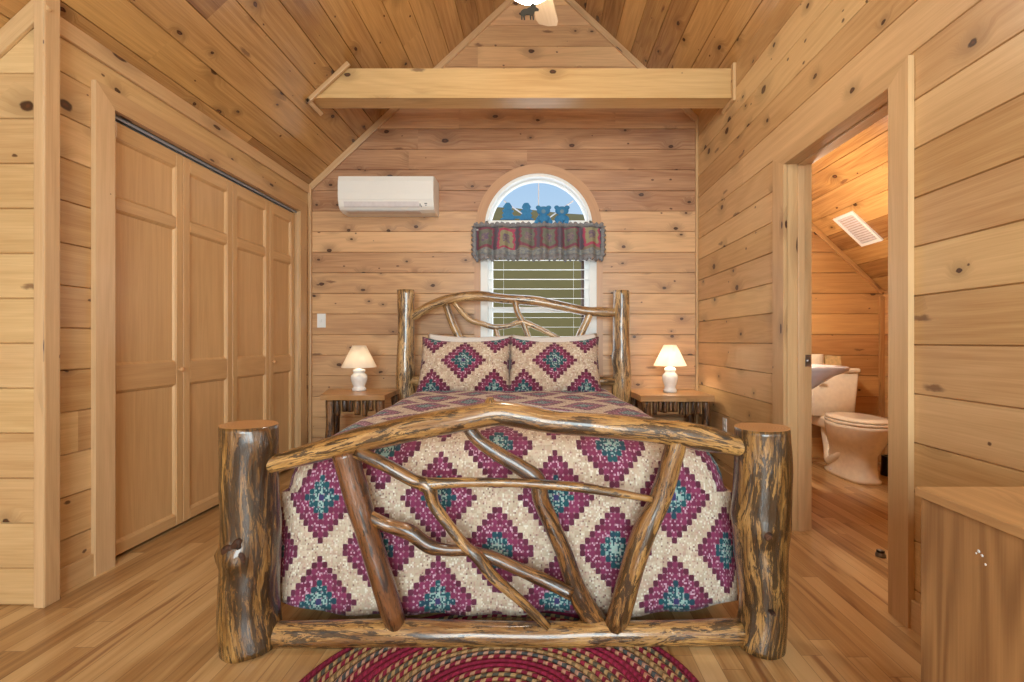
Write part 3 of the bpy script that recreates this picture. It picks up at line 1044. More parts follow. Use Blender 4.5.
def closet_leaf(n, y0, y1, knob):
    xs = XL - 0.065                       # back face
    xf = XL - 0.028                      # front face
    z0, z1 = 0.018, CZ - 0.024
    st = 0.05
    mb = MB()
    mb.box(xs, xf, y0, y0 + st, z0, z1, 'z')
    mb.box(xs, xf, y1 - st, y1, z0, z1, 'z')
    zz = [z0] + [q for p in CPANELS for q in p] + [z1]
    for k in range(0, len(zz), 2):
        mb.box(xs, xf - 0.0005, y0 + st, y1 - st, zz[k], zz[k + 1], 'y')
    d = struct(mb.build('door_%d' % n, M['clear'], bevel=0.004),
               ['first', 'second', 'third', 'fourth'][n - 1] + ' folding closet door leaf from the near end')
    for (a, b) in CPANELS:
        p = MB()
        rn = p.rn()
        g = [(y0 + st, a), (y1 - st, a), (y1 - st, b), (y0 + st, b)]

        def ring(ins, x):
            return [Vector((x, y0 + st + ins, a + ins)), Vector((x, y1 - st - ins, a + ins)), Vector((x, y1 - st - ins, b - ins)), Vector((x, y0 + st + ins, b - ins))]
        rs = [ring(0, xf - 0.003), ring(0.004, xf - 0.005), ring(0.012, xf - 0.015), ring(0.016, xf - 0.015)]
        for i in range(3):
            for k in range(4):
                q = [rs[i][k], rs[i][(k + 1) % 4], rs[i + 1][(k + 1) % 4], rs[i + 1][k]]
                p.face(q, [(c.z, c.y) for c in q], 0, False, rn)
        p.face(rs[3], [(c.z, c.y) for c in rs[3]], 0, False, rn)
        p.build('panel', M['clear'], d)
    if knob is not None:
        k = MB()
        k.lathe([(0.006, 0.0), (0.006, 0.008), (0.013, 0.014), (0.015, 0.02), (0.011, 0.027), (0.0, 0.029)], 20,
                mat=Matrix.Translation((xf, knob, 0.882)) @ Matrix.Rotation(PI / 2, 4, 'Y'))
        k.build('knob', M['knob'], d)


ys = [CY0 + 0.01, 2.655, 3.08, 3.505, CY1 - 0.004]
closet_leaf(1, ys[0], ys[1] - 0.003, ys[1] - 0.035)
closet_leaf(2, ys[1], ys[2] - 0.003, None)
closet_leaf(3, ys[2], ys[3] - 0.003, None)
closet_leaf(4, ys[3], ys[4] - 0.003, ys[3] + 0.03)

# ---------------------------------------------------------------- window
def arch_strip(mb, ri, ro, y0, y1, zlow, hwi=None, hwo=None, bottom=False, nseg=40, rnd=None):
    """arched band in the wall plane, with straight legs down to zlow"""
    rnd = rnd or mb.rn()
    inner, outer = [], []
    if zlow is not None:
        inner.append((WX - (hwi or ri), zlow))
        outer.append((WX - (hwo or ro), zlow))
        inner.append((WX - (hwi or ri), ZS))
        outer.append((WX - (hwo or ro), ZS))
    for k in range(nseg + 1):
        a = PI - PI * k / nseg
        inner.append((WX + ri * math.cos(a), ZS + ri * math.sin(a)))
        outer.append((WX + ro * math.cos(a), ZS + ro * math.sin(a)))
    if zlow is not None:
        inner.append((WX + (hwi or ri), ZS))
        outer.append((WX + (hwo or ro), ZS))
        inner.append((WX + (hwi or ri), zlow))
        outer.append((WX + (hwo or ro), zlow))
    u = 0
    for k in range(len(inner) - 1):
        du = math.dist(outer[k], outer[k + 1])
        if du < 1e-6 and math.dist(inner[k], inner[k + 1]) < 1e-6:
            continue
        A, B, C_, D = inner[k], inner[k + 1], outer[k + 1], outer[k]
        w = math.dist(A, D)
        uv = [(u, 0), (u + du, 0), (u + du, w), (u, w)]
        mb.face([(A[0], y0, A[1]), (B[0], y0, B[1]), (C_[0], y0, C_[1]), (D[0], y0, D[1])], uv, 0, False, rnd)
        mb.face([(A[0], y1, A[1]), (D[0], y1, D[1]), (C_[0], y1, C_[1]), (B[0], y1, B[1])], [uv[0], uv[3], uv[2], uv[1]], 0, False, rnd)
        mb.face([(A[0], y0, A[1]), (A[0], y1, A[1]), (B[0], y1, B[1]), (B[0], y0, B[1])], uv, 0, False, rnd)
        mb.face([(D[0], y0, D[1]), (C_[0], y0, C_[1]), (C_[0], y1, C_[1]), (D[0], y1, D[1])], uv, 0, False, rnd)
        u += du


mb = MB()
arch_strip(mb, 0.462, 0.54, YB - 0.02, YB + 0.005, HB - 0.06, 0.497, 0.55)
trim(mb, 'pale pine arched casing around the window', 'arch', 0)
mb = MB()
arch_strip(mb, 0.437, 0.463, YB - 0.012, YB + 0.10, None)
arch_strip(mb, 0.418, 0.438, YB + 0.06, YB + 0.10, None)
for sx in (-1, 1):
    a, b = sorted((WX + sx * 0.498, WX + sx * 0.435))
    mb.box(a, b, YB - 0.012, YB + 0.10, HB, ZS + 0.015, 'z')
    a, b = sorted((WX + sx * 0.44, WX + sx * 0.40))
    mb.box(a, b, YB + 0.04, YB + 0.10, HB, ZS, 'z')
mb.box(WX - 0.46, WX + 0.46, YB - 0.012, YB + 0.10, ZS, ZS + 0.06, 'x')
mb.box(WX - 0.45, WX + 0.45, YB - 0.075, YB - 0.01, ZS, ZS + 0.012, 'x')
mb.box(WX - 0.5, WX + 0.5, YB - 0.03, YB + 0.10, HB - 0.04, HB + 0.03, 'x')
win = struct(mb.build('window_1', M['white'], bevel=0.003), 'white arched window above the bed with hillside outside')
mb = MB()
mb.box(WX - 0.42, WX + 0.42, YB + 0.05, YB + 0.09, 1.29, 1.335, 'x')
mb.build('meeting_rail', M['white'], win, bevel=0.003)
zc = ZS + 0.06
for a in (35, 90, 145):
    mb = MB()
    mtx = Matrix.Translation((WX, YB + 0.075, zc - 0.02)) @ Matrix.Rotation(-math.radians(a), 4, 'Y')
    r1 = 0.395 if a == 90 else 0.41
    mb.box(0.0, r1 - 0.03 if a == 90 else r1 - 0.04, -0.006, 0.006, -0.0045, 0.0045, 'x', mat=mtx)
    mb.build('muntin', M['acgrey'], win)
mb = MB()
rnd_ = mb.rn()
pts = [(WX + 0.43 * math.cos(PI * k / 32), YB + 0.085, ZS + 0.02 + 0.41 * math.sin(PI * k / 32)) for k in range(33)]
mb.face(pts, [(p[0], p[2]) for p in pts], 0)
mb.build('arch_pane', M['glass'], win)
mb = MB()
mb.face([(WX - .42, YB + .085, HB), (WX + .42, YB + .085, HB), (WX + .42, YB + .085, ZS), (WX - .42, YB + .085, ZS)], [(0, 0)] * 4, 0)
mb.build('lower_pane', M['glass'], win)
mb = MB()
mb.box(WX + 0.375, WX + 0.40, YB + 0.092, YB + 0.105, HB, ZS, 'z')  # narrow dark brown strip along the right of the glass
mb.build('dark_side_strip', M['brown'], win)

# blind in the lower window
bl = thing('window_blind', 'open white slatted blind in the lower window behind the headboard', 'blind', (WX, YB + 0.02, HB))
z = HB + 0.09
while z < 1.98:
    mb = MB()
    mtx = Matrix.Translation((WX, YB + 0.018, z)) @ Matrix.Rotation(math.radians(2), 4, 'X')
    mb.box(-0.428, 0.428, -0.016, 0.016, -0.0025, 0.0025, 'x', mat=mtx)
    mb.build('slat', M['white'], bl)
    z += 0.0825
for x in (-0.3, 0.3):
    mb = MB()
    mb.box(WX + x - 0.001, WX + x + 0.001, YB - 0.008, YB - 0.006, HB + 0.06, 2.02)
    mb.build('ladder_cord', M['white'], bl)
mb = MB()
mb.box(WX - 0.43, WX + 0.43, YB - 0.005, YB + 0.04, HB + 0.035, HB + 0.055, 'x')
mb.build('bottom_rail', M['white'], bl, bevel=0.003)
mb = MB()
mb.box(WX - 0.43, WX + 0.43, YB - 0.01, YB + 0.04, 1.985, 2.03, 'x')
mb.build('head_rail', M['white'], bl, bevel=0.003)

# valance
vz0, vz1 = 1.755, 2.012
vy = YB - 0.085
va = thing('window_valance', 'gathered patchwork valance with grey fringe across the arched window', 'valance', (WX, vy, vz1))
VW = 0.535


def vfold(u):
    return 0.026 * math.sin(u * 46 + 1.4 * math.sin(u * 9)) + 0.009 * math.sin(u * 101)


mb = MB()
pts, uvs = [], []
NU, NV = 120, 10
for j in range(NV + 1):
    row, ur = [], []
    v = j / NV
    for i in range(NU + 1):
        u = i / NU
        amp = 0.55 + 0.75 * (1 - v)
        wv = (1 + 0.02 * (1 - v))
        edge = 0.03 * max(0, abs(u - 0.5) * 2 - 0.93) / 0.07
        row.append(Vector((WX + (u - 0.5) * 2 * VW * wv, vy + vfold(u) * amp + edge, vz0 + (vz1 - vz0) * v - 0.012 * math.sin(PI * v) * math.sin(u * 46))))
        ur.append((u, v))
    pts.append(row)
    uvs.append(ur)
mb.grid(pts, uvs)
mb.build('patchwork_panel', M['valance'], va, solid=0.006)


def fringe(name, zf, sgn, amp, ln):
    mb = MB()
    rows, ur = [[], [], []], [[], [], []]
    n = 150
    for i in range(n + 1):
        u = i / n
        x = WX + (u - 0.5) * 2 * (VW + 0.01)
        y = vy + vfold(u) * amp - 0.008
        tip = (0.35 + 0.65 * abs(math.sin(u * 78))) * ln * random.uniform(0.8, 1.15)
        rows[0].append(Vector((x, y, zf - sgn * 0.014)))
        rows[1].append(Vector((x, y - 0.007, zf + sgn * tip * 0.5)))
        rows[2].append(Vector((x + random.uniform(-.002, .002), y + random.uniform(-0.006, 0.004), zf + sgn * tip)))
        for k in range(3):
            ur[k].append((u * 10, k))
    mb.grid(rows, ur)
    return mb.build(name, M['fringe'], va, solid=0.004)


fringe('bottom_fringe', vz0, -1, 1.3, 0.045)
fringe('top_ruffle', vz1, 1, 0.6, 0.028)
for sx in (-1, 1):
    mb = MB()
    rows, ur = [[], [], []], [[], [], []]
    for i in range(31):
        v = i / 30
        z_ = vz0 + (vz1 - vz0) * v
        tip = 0.012 + 0.02 * abs(math.sin(v * 20))
        for k, (dx, dy) in enumerate(((-0.012, -0.002), (tip * .5, -0.006), (tip, 0.01))):
            rows[k].append(Vector((WX + sx * (VW + 0.004 + dx), vy + 0.02 + dy, z_)))
            ur[k].append((v * 3, k))
    mb.grid(rows, ur)
    mb.build('side_fringe', M['fringe'], va, solid=0.004)
mb = MB()
mb.tube([(WX - VW - 0.02, vy + 0.03, vz1 - 0.03), (WX + VW + 0.02, vy + 0.03, vz1 - 0.03)], 0.007, 10, 2, 0)
mb.build('rod', M['white'], va)
for sx in (-1, 1):
    mb = MB()
    mb.box(WX + sx * (VW - 0.04) - 0.008, WX + sx * (VW - 0.04) + 0.008, vy + 0.03, YB - 0.018, vz1 - 0.04, vz1 - 0.022)
    mb.build('rod_bracket', M['white'], va)


# felt figures standing on the window ledge
def blob(mb, c, r, mi=0, n=12):
    secs = []
    for i in range(n + 1):
        a = -PI / 2 + PI * i / n
        rr = max(0.02, math.cos(a))
        secs.append([(c[0] + r[0] * rr * math.cos(2 * PI * k / 16), c[1] + r[1] * rr * math.sin(2 * PI * k / 16), c[2] + r[2] * math.sin(a)) for k in range(16)])
    mb.loft(secs, mi)


def bear(px, label, sit):
    c = P(px, 0, 3.99)
    zb = ZS + 0.013
    yb = YB - 0.036
    t = thing('felt_bear', label, 'bear figure', (c.x, yb, zb), 'blue felt bears on the arched window ledge')
    x = c.x
    b = MB()
    blob(b, (x, yb, zb + 0.045), (0.05, 0.017, 0.052))
    b.build('body', M['blue'], t)
    h = MB()
    blob(h, (x, yb, zb + 0.122), (0.058, 0.018, 0.038))
    for s in (-1, 1):
        blob(h, (x + s * 0.044, yb, zb + 0.150), (0.022, 0.009, 0.018))
    hd = h.build('head', M['blue'], t)
    f = MB()
    blob(f, (x, yb - 0.017, zb + 0.112), (0.018, 0.006, 0.018))
    f.build('muzzle', M['bluepale'], hd)
    for s in (-1, 1):
        l = MB()
        if sit:
            l.tube([(x + s * 0.03, yb - 0.004, zb + 0.03), (x + s * 0.055, yb - 0.03, zb + 0.018), (x + s * 0.06, yb - 0.05, zb + 0.016)], [0.016, 0.018, 0.018], 10, 4, 0)
        else:
            l.tube([(x + s * 0.024, yb - 0.004, zb + 0.03), (x + s * 0.034, yb - 0.028, zb + 0.02), (x + s * 0.036, yb - 0.046, zb + 0.016)], [0.018, 0.02, 0.02], 10, 4, 0)
        l.build('leg', M['blue'], t)
        a_ = MB()
        a_.tube([(x + s * 0.034, yb, zb + 0.075), (x + s * 0.052, yb - 0.008, zb + 0.05), (x + s * 0.046, yb - 0.016, zb + 0.035)], [0.012, 0.012, 0.011], 10, 4, 0)
        a_.build('arm', M['blue'], t)


bear(543.5, 'blue felt bear with spread legs, next to the joined blue tree figure', True)
bear(562, 'blue felt bear with close legs, rightmost figure on the window ledge', False)

cx_ = P(517, 0, 4.02).x
zb = ZS + 0.061
tr = thing('felt_tree_figure', 'jagged blue felt figure of two little trees joined at the foot', 'figure', (cx_, YB + 0.005, zb))


def pine_outline(x, w, h, z0):
    pts = []
    tiers = 4
    for k in range(tiers):
        za = z0 + h * k / tiers
        zb_ = z0 + h * (k + 0.75) / tiers
        wk = w * (1 - 0.1 * k)
        pts.append((x + wk * (1.0 if k % 2 == 0 else 0.86), za + 0.006))
        pts.append((x + wk * 0.55, zb_))
    right = pts + [(x + w * 0.25, z0 + h * 1.03)]
    left = [(2 * x - a + random.uniform(-.004, .004), b + random.uniform(-.004, .004)) for a, b in right[::-1]]
    return right + left


for dx in (-0.080, 0.080):
    mb = MB()
    mb.prism(pine_outline(cx_ + dx, 0.064, 0.145, zb + 0.002), 'y', YB - 0.008, YB + 0.016, 'z')
    mb.build('tree', M['blue'], tr, bevel=0.004)
mb = MB()
mb.box(cx_ - 0.05, cx_ + 0.05, YB - 0.004, YB + 0.012, zb + 0.018, zb + 0.042)
mb.build('joining_bar', M['blue'], tr, bevel=0.006)

# ---------------------------------------------------------------- wall fittings
# air conditioner
ax0, ax1 = -1.645, -0.868
ac = thing('air_conditioner', 'white wall mounted air conditioner left of the arched window', 'air conditioner', ((ax0 + ax1) / 2, YB, 2.1))
yb_ = YB
prof = [(yb_ - 0.004, 2.105), (yb_ - 0.12, 2.105), (yb_ - 0.175, 2.118), (yb_ - 0.198, 2.14), (yb_ - 0.213, 2.185), (yb_ - 0.218, 2.24), (yb_ - 0.216, 2.34), (yb_ - 0.206, 2.378), (yb_ - 0.18, 2.392), (yb_ - 0.004, 2.392)]
mb = MB()
mb.prism(prof, 'x', ax0, ax1, 'x')
mb.build('body', M['ac'], ac, bevel=0.006)
mb = MB()
mb.prism([(yb_ - 0.2185, 2.192), (yb_ - 0.224, 2.242), (yb_ - 0.222, 2.34), (yb_ - 0.212, 2.382), (yb_ - 0.206, 2.378), (yb_ - 0.215, 2.34), (yb_ - 0.217, 2.24), (yb_ - 0.212, 2.192)], 'x', ax0 + 0.004, ax1 - 0.004, 'x')
mb.build('front_panel', M['ac'], ac, bevel=0.002)
mb = MB()
mb.prism([(yb_ - 0.213, 2.176), (yb_ - 0.204, 2.142), (yb_ - 0.196, 2.133), (yb_ - 0.19, 2.14), (yb_ - 0.205, 2.178)], 'x', ax0 + 0.045, ax1 - 0.12, 'x')
mb.build('air_flap', M['acgrey'], ac, bevel=0.002)
mb = MB()
mb.box(ax0 + 0.05, ax1 - 0.12, yb_ - 0.19, yb_ - 0.1, 2.1035, 2.1055)
mb.build('outlet_slot', M['acgrey'], ac)
for (x, z, w, h) in ((-0.115, 2.14, 0.008, 0.032), (-0.103, 2.135, 0.006, 0.012), (-0.075, 2.158, 0.022, 0.008), (-0.07, 2.146, 0.012, 0.006)):
    mb = MB()
    yy = yb_ - 0.1975 - (z + h / 2 - 2.14) * 0.33
    mb.box(ax1 + x, ax1 + x + w, yy - 0.0025, yy + 0.006, z, z + h)
    mb.build('indicator_mark', M['mark'], ac)

# light switch on the back wall
sw = thing('light_switch', 'white light switch plate on the back wall above the left lamp', 'light switch', (-1.877, YB, 1.215))
mb = MB()
mb.box(-1.914, -1.840, YB - 0.007, YB, 1.155, 1.275)
mb.build('plate', M['white'], sw, bevel=0.003)
mb = MB()
mb.box(-1.883, -1.871, YB - 0.014, YB - 0.006, 1.203, 1.227)
mb.build('toggle', M['white'], sw, bevel=0.002)
ou = thing('wall_outlet', 'white wall outlet low on the right wall beside the nightstand', 'outlet', (XR, 3.44, 0.418))
mb = MB()
mb.box(XR - 0.007, XR, 3.405, 3.475, 0.36, 0.476)
mb.build('plate', M['white'], ou, bevel=0.003)
for z in (0.395, 0.441):
    mb = MB()
    mb.lathe([(0.0, 0), (0.016, 0), (0.017, 0.003), (0.0, 0.0035)], 20, mat=Matrix.Translation((XR - 0.006, 3.44, z)) @ Matrix.Rotation(-PI / 2, 4, 'Y'))
    mb.build('socket', M['white'], ou)

# smoke detector on the left slope
V = Vector((-CS, 0, -SL * CS))
N = Vector((SL * CS, 0, -CS))
sd_c = Vector((-0.715, 3.36, roof(0.715)))
mtx = Matrix.Translation(sd_c) @ Matrix((V, (0, 1, 0), N)).transposed().to_4x4()
sd = thing('smoke_detector', 'round white smoke detector on the left ceiling slope', 'smoke detector', tuple(sd_c))
mb = MB()
mb.lathe([(0.0, 0.0), (0.065, 0.0), (0.066, 0.016), (0.055, 0.03), (0.03, 0.036), (0.0, 0.037)], 28, mat=mtx)
mb.build('case', M['white'], sd)
mb = MB()
mb.lathe([(0.0, 0.036), (0.01, 0.036), (0.01, 0.04), (0.0, 0.041)], 16, mat=mtx)
mb.build('test_button', M['acgrey'], sd)

# ceiling vent in the bathroom
V = Vector((CS, 0, -SL * CS))
N = Vector((-SL * CS, 0, -CS))
vc = Vector((2.475, 3.66, roof(2.475)))
mtx = Matrix.Translation(vc) @ Matrix((V, (0, 1, 0), N)).transposed().to_4x4()
ve = thing('ceiling_vent', 'white louvred vent on the sloping bathroom ceiling', 'vent', tuple(vc))
mb = MB()
for (a, b, c, d) in ((-0.16, 0.16, -0.115, -0.09), (-0.16, 0.16, 0.09, 0.115), (-0.16, -0.135, -0.09, 0.09), (0.135, 0.16, -0.09, 0.09)):
    mb.box(a, b, c, d, 0, 0.012, 'x', mat=mtx)
mb.build('frame', M['white'], ve)
mb = MB()
for k in range(12):
    a = -0.13 + k * 0.022
    mb.box(a, a + 0.016, -0.09, 0.09, 0.002, 0.008, 'x', mat=mtx)
mb.build('louvre', M['acgrey'], ve)

# door stop on the right baseboard near the doorway
ds = thing('door_stop', 'small metal door stop on the floor inside the bathroom doorway', 'door stop', (1.645, 2.27, 0.0))
mb = MB()
mb.lathe([(0.0, 0.0), (0.022, 0.0), (0.022, 0.012), (0.016, 0.02), (0.014, 0.03), (0.0, 0.031)], 20, c=(1.645, 2.27, 0))
mb.build('dome', M['steel'], ds)
mb = MB()
mb.lathe([(0.0145, 0.018), (0.017, 0.02), (0.017, 0.028), (0.0145, 0.03)], 20, c=(1.645, 2.27, 0))
mb.build('rubber_ring', M['black'], ds)

# ---------------------------------------------------------------- the log bed
def cx(y):
    return -0.118 - (y - 1.61) * 0.0439


def Bp(s, y, z):
    return Vector((cx(y) + s, y, z))


FY, HY = 1.61, 3.83
bed = thing('log_bed', 'varnished log bed with branches woven through headboard and footboard', 'bed', (cx(2.7), 2.7, 0))
FM = [M['log'], M['end']]
DM = [M['logdark'], M['end']]
HM = [M['loghead'], M['end']]


def post(name, s, y, h, r0, r1, r2, knots, mats, ztw=0, seed=1):
    mb = MB()
    path = [Bp(s + 0.012 * ztw, y, 0.0), Bp(s - 0.004 * ztw, y, h * 0.2), Bp(s + 0.006 * ztw, y, h * 0.5), Bp(s - 0.003 * ztw, y, h * 0.8), Bp(s, y, h)]
    mb.tube(path, [r0, r0 * 0.96, (r0 + r1) / 2, r1, r2], 28, 9, 0.035, 0, 1, knots, seed)
    return mb.build(name, mats, bed)


fl = post('foot_post', -0.878, FY, 0.755, 0.096, 0.088, 0.089, [(0.44, (0.0, -1, 0), 0.03, 0.024), (0.42, (-0.9, -.5, 0), 0.022, 0.018), (0.92, (1, -.3, 0), 0.045, 0.016)], DM, 1, 3.3)
fr_ = post('foot_post', 0.878, FY, 0.745, 0.082, 0.092, 0.088, [(0.55, (-0.3, -1, 0), 0.028, 0.016), (0.6, (-1, -.2, 0), 0.05, 0.014), (0.55, (1, -.2, 0), 0.06, 0.008)], DM, -1, 9.1)
post('head_post', -0.878, HY, 1.455, 0.078, 0.066, 0.066, [(0.97, (1, -.4, 0), 0.03, 0.014), (0.55, (1, -.2, 0), 0.05, 0.02), (0.4, (1, 0, 0), 0.05, 0.016)], HM, -1, 5.2)
post('head_post', 0.878, HY, 1.45, 0.074, 0.068, 0.064, [(0.62, (-1, -.4, 0), 0.05, 0.022), (0.45, (-1, -.2, 0), 0.05, 0.014)], HM, 1, 7.7)
for pst, kpos in ((fl, [(-0.012, 0.36, 0.026), (0.018, 0.335, 0.024), (0.012, 0.378, 0.02)]), (fr_, [(-0.028, 0.41, 0.016), (-0.01, 0.16, 0.008)])):
    for (dx, z, r) in kpos:
        mb = MB()
        c = pst.parent.location
        s0 = -0.878 if pst is fl else 0.878
        p0 = Bp(s0 + dx, FY - 0.092, z)
        mb.tube([p0 + Vector((0, 0.03, 0)), p0 + Vector((0, 0.002, -0.001)), p0 + Vector((0, -0.006, -0.002))], [r * 1.15, r, r * 0.6], 12, 3, 0.3)
        k = mb.build('knot', M['knotwood'], pst)


def stick(name, pxs, d, rpx, mats=FM, seg=12, amp=0.06, dz=0.0, knots=(), per=6, capmi=1):
    """branch through photo points at distance d; an entry may carry its own distance"""
    pts = []
    for q in pxs:
        dd = q[2] if len(q) > 2 else d
        pts.append(P(q[0], q[1], dd))
    if not hasattr(rpx, '__len__'):
        rpx = [rpx] * len(pts)
    mb = MB()
    mb.tube(pts, [r * d / F for r in rpx], seg, per, amp, 0, capmi, knots)
    return mb.build(name, mats, bed)


D = FY
ft = stick('footboard_rail', [(266, 466), (311, 453.5), (361, 440), (400, 430.5), (438, 423.5), (470, 417.5), (496, 413), (520, 415.5), (551, 421), (601, 426), (652, 430.5), (703, 438), (748, 449)], D - 0.005,
           [8.5, 10, 12.5, 12.8, 12.6, 12.4, 12.4, 12.2, 12.2, 12, 12.3, 13, 9.5], seg=20, amp=0.05)
mb = MB()
p = P(491, 405, D - 0.005)
mb.tube([P(493, 414, D - 0.005), P(490.5, 404, D - 0.005), P(490, 397.5, D - 0.008)], [0.036, 0.022, 0.011], 12, 5, 0.08, 0, 1)
mb.build('branch_stub', FM, ft)
stick('bottom_rail', [(262, 634.5), (330, 634), (400, 633), (470, 634), (540, 635), (610, 634), (680, 633), (742, 632)], D, [12, 12.8, 12.5, 12, 12, 12, 12, 12.2], seg=18, amp=0.05)
stick('brace', [(345, 452), (352, 480), (372, 546), (397, 627)], D, [13, 12.4, 11.5, 10.5], [M['brace'], M['end']], 16, 0.06, knots=[(0.4, (0.4, -1, 0), 0.02, 0.01)])
stick('brace', [(678, 437), (673, 456), (660, 500), (641, 541), (615, 628)], D, [10.5, 10.5, 11, 12, 11], FM, 16, 0.06, knots=[(0.52, (0.3, -1, 0.1), 0.016, 0.012)])
stick('branch', [(356, 452), (385, 465), (412, 480), (428, 487), (434, 505), (450, 527), (465, 546), (477, 557), (493, 577), (520, 600), (548, 627)], D - 0.028,
      [6, 6.5, 6.5, 7.5, 6, 5.5, 5.5, 6, 5.5, 5, 4.5], [M['log'], M['end']], 12, 0.08)
stick('branch', [(420, 485), (450, 483), (480, 482.5), (520, 483), (576, 487), (610, 492), (652, 499)], D - 0.030, [6.5, 5, 4.6, 4.6, 5, 4.4, 3.2], [M['log'], M['end']], 10, 0.08)
stick('branch', [(362, 513, D - 0.012), (384, 524), (409, 532), (429, 546), (448, 550), (471, 551), (495, 559), (520, 570), (545, 581), (572, 594, D - 0.01)], D + 0.005,
      [6, 6.8, 7.4, 7.2, 5.8, 5.2, 6, 6.3, 6.5, 6], [M['branch'], M['end']], 12, 0.09)
stick('branch', [(464, 421), (478, 440), (500, 455), (520, 467), (537, 480), (541, 500), (553, 527), (564, 553), (573, 580), (583, 602), (600, 628)], D + 0.03,
      [6.5, 6.5, 7.5, 8, 8.5, 8.2, 8.2, 8.5, 9.5, 11, 11], [M['branch'], M['end']], 14, 0.07)

# headboard
DHB = HY
hx = lambda px, py: (px, py)
stick('headboard_rail', [(410, 318), (417, 314), (432, 305), (455, 298), (480, 296), (505, 299), (535, 301), (560, 306), (585, 311), (600, 312), (618, 313)], DHB,
      [4.5, 4.6, 4.6, 4.9, 5, 4.8, 4.9, 4.7, 4.6, 5, 4.6], HM, 14, 0.06)
stick('headboard_brace', [(446, 304), (452, 322), (459, 338), (470, 366), (474, 380)], DHB, [3.6, 3.8, 4, 4, 4], HM, 12)
stick('headboard_brace', [(591, 311), (585, 325), (579, 338), (568, 366), (562, 381)], DHB, [3.6, 3.6, 3.8, 3.8, 3.8], HM, 12)
stick('headboard_branch', [(454, 303), (462, 312), (470, 320), (483, 324), (494, 327), (508, 326), (522, 322), (538, 328), (548, 333), (561, 340), (572, 350)], DHB - 0.012, [2.2, 2.8, 2.9, 2.8, 2.8, 2.4, 2.8, 2.6, 2.6, 2.3, 2], HM, 10)
stick('headboard_branch', [(515, 301), (518, 313), (523, 322), (527, 333), (532, 345)], DHB - 0.01, [3.2, 3, 3, 2.8, 2.5], HM, 10)
stick('headboard_branch', [(495, 327), (498, 337), (501, 350)], DHB - 0.01, [2.4, 2.2, 2], HM, 10)
stick('headboard_lower_rail', [(408, 381), (470, 381), (540, 381), (614, 381)], DHB, 4.7, HM, 14, 0.05)
for s in (-0.775, 0.775):
    mb = MB()
    mb.tube([Bp(s, 1.765, 0.3), Bp(s, 2.4, 0.3), Bp(s, 3.1, 0.3), Bp(s, HY - 0.05, 0.3)], 0.036, 12, 5, 0.05, 0, 1)
    mb.build('side_rail', FM, bed)
for y in (1.95, 2.7, 3.45):
    mb = MB()
    mb.box(cx(y) - 0.77, cx(y) + 0.77, y - 0.045, y + 0.045, 0.305, 0.33, 'x')
    mb.build('slat', M['trim'], bed, bevel=0.003)

# mattress
def rbox(mb, x0, x1, y0, y1, z0, z1, r, n=6, mi=0, fx=None):
    """rounded box as a loft of superellipse like rings in z"""
    secs = []
    m = 12
    zs = []
    for i in range(n + 1):
        a = PI / 2 * i / n
        zs.append((z0 + r * (1 - math.sin(a)) if False else z0 + r - r * math.cos(a), r * (1 - math.sin(a))))
    for i in range(n + 1):
        a = PI / 2 * i / n
        zs.append((z1 - r + r * math.sin(a), r * (1 - math.cos(a))))
    for (z, ins) in zs:
        ring = []
        rr = max(r - ins, 0.002)
        for (sx, sy, a0) in ((1, 1, 0), (-1, 1, PI / 2), (-1, -1, PI), (1, -1, 1.5 * PI)):
            ccx = (x1 if sx > 0 else x0) - sx * r
            ccy = (y1 if sy > 0 else y0) - sy * r
            for k in range(6):
                a = a0 + PI / 2 * k / 5
                ring.append((ccx + rr * math.cos(a), ccy + rr * math.sin(a), z))
        secs.append([fx(p) for p in ring] if fx else ring)
    mb.loft(secs, mi)


mb = MB()
rbox(mb, -0.73, 0.73, 1.83, 3.72, 0.335, 0.60, 0.07, fx=lambda p: tuple(Bp(p[0], p[1], p[2])))
ma = tag(mb.build('mattress', M['matt']), 'pale mattress on the log bed, hidden under the patchwork quilt', 'mattress')

# quilt: a rounded box of cloth, open below
QW, QF, QH, QZ = 0.825, 1.728, 3.755, 0.668
RQ = 0.19


def bump_(s, y, z):
    return noise.noise(Vector((s * 3.1, y * 3.1, z * 3.1))) * 0.012 + noise.noise(Vector((s * 9, y * 9, z * 9 + 4))) * 0.004


def top_z(s, y):
    a_ = max(0.0, RQ - (QW - abs(s))) / RQ
    b_ = max(0.0, RQ - (y - QF)) / RQ
    q = min(1.0, (a_ ** 5 + b_ ** 5) ** 0.2)
    crown = 0.012 * (1 - (s / QW) ** 2)
    return QZ - RQ * (1 - math.sqrt(max(0, 1 - q * q))) + crown * (1 - q)


def hem(s, y):
    base = 0.036 + 0.006 * math.sin(s * 14) + 0.006 * math.sin(y * 11)
    return base + max(0.0, (abs(s) - 0.60) / 0.22) ** 1.5 * 0.06 * max(0, 1 - (y - QF) / 0.3)


NA = 12
arc = [(RQ * (1 - math.sin(PI / 2 * k / NA)), RQ * PI / 2 * k / NA) for k in range(NA + 1)]    # inset, arc length
# columns across (position, cloth coordinate)
half = [((QW - RQ) * k / 20, (QW - RQ) * k / 20) for k in range(20)] + [(QW - i_, QW - RQ + l_) for i_, l_ in arc]
cols = [(-p, -u) for p, u in half[:0:-1]] + half
rowsY = [(QF + i_, -l_) for i_, l_ in arc[::-1]] + [(QF + RQ + (QH - QF - RQ) * k / 56, (QH - QF - RQ) * k / 56) for k in range(1, 57)]
ZE = QZ - RQ
LA = RQ * PI / 2
U0 = -0.182 + 0.0094
V0 = (LA + ZE - 0.466) + 0.0113         # cloth coordinate 0 falls on a diamond centre
mb = MB()
rnq = (0.5, 0.5, 0.5)
NZ = 18


def flare(z):
    k = max(0, (ZE - z) / ZE)
    return 0.022 * k


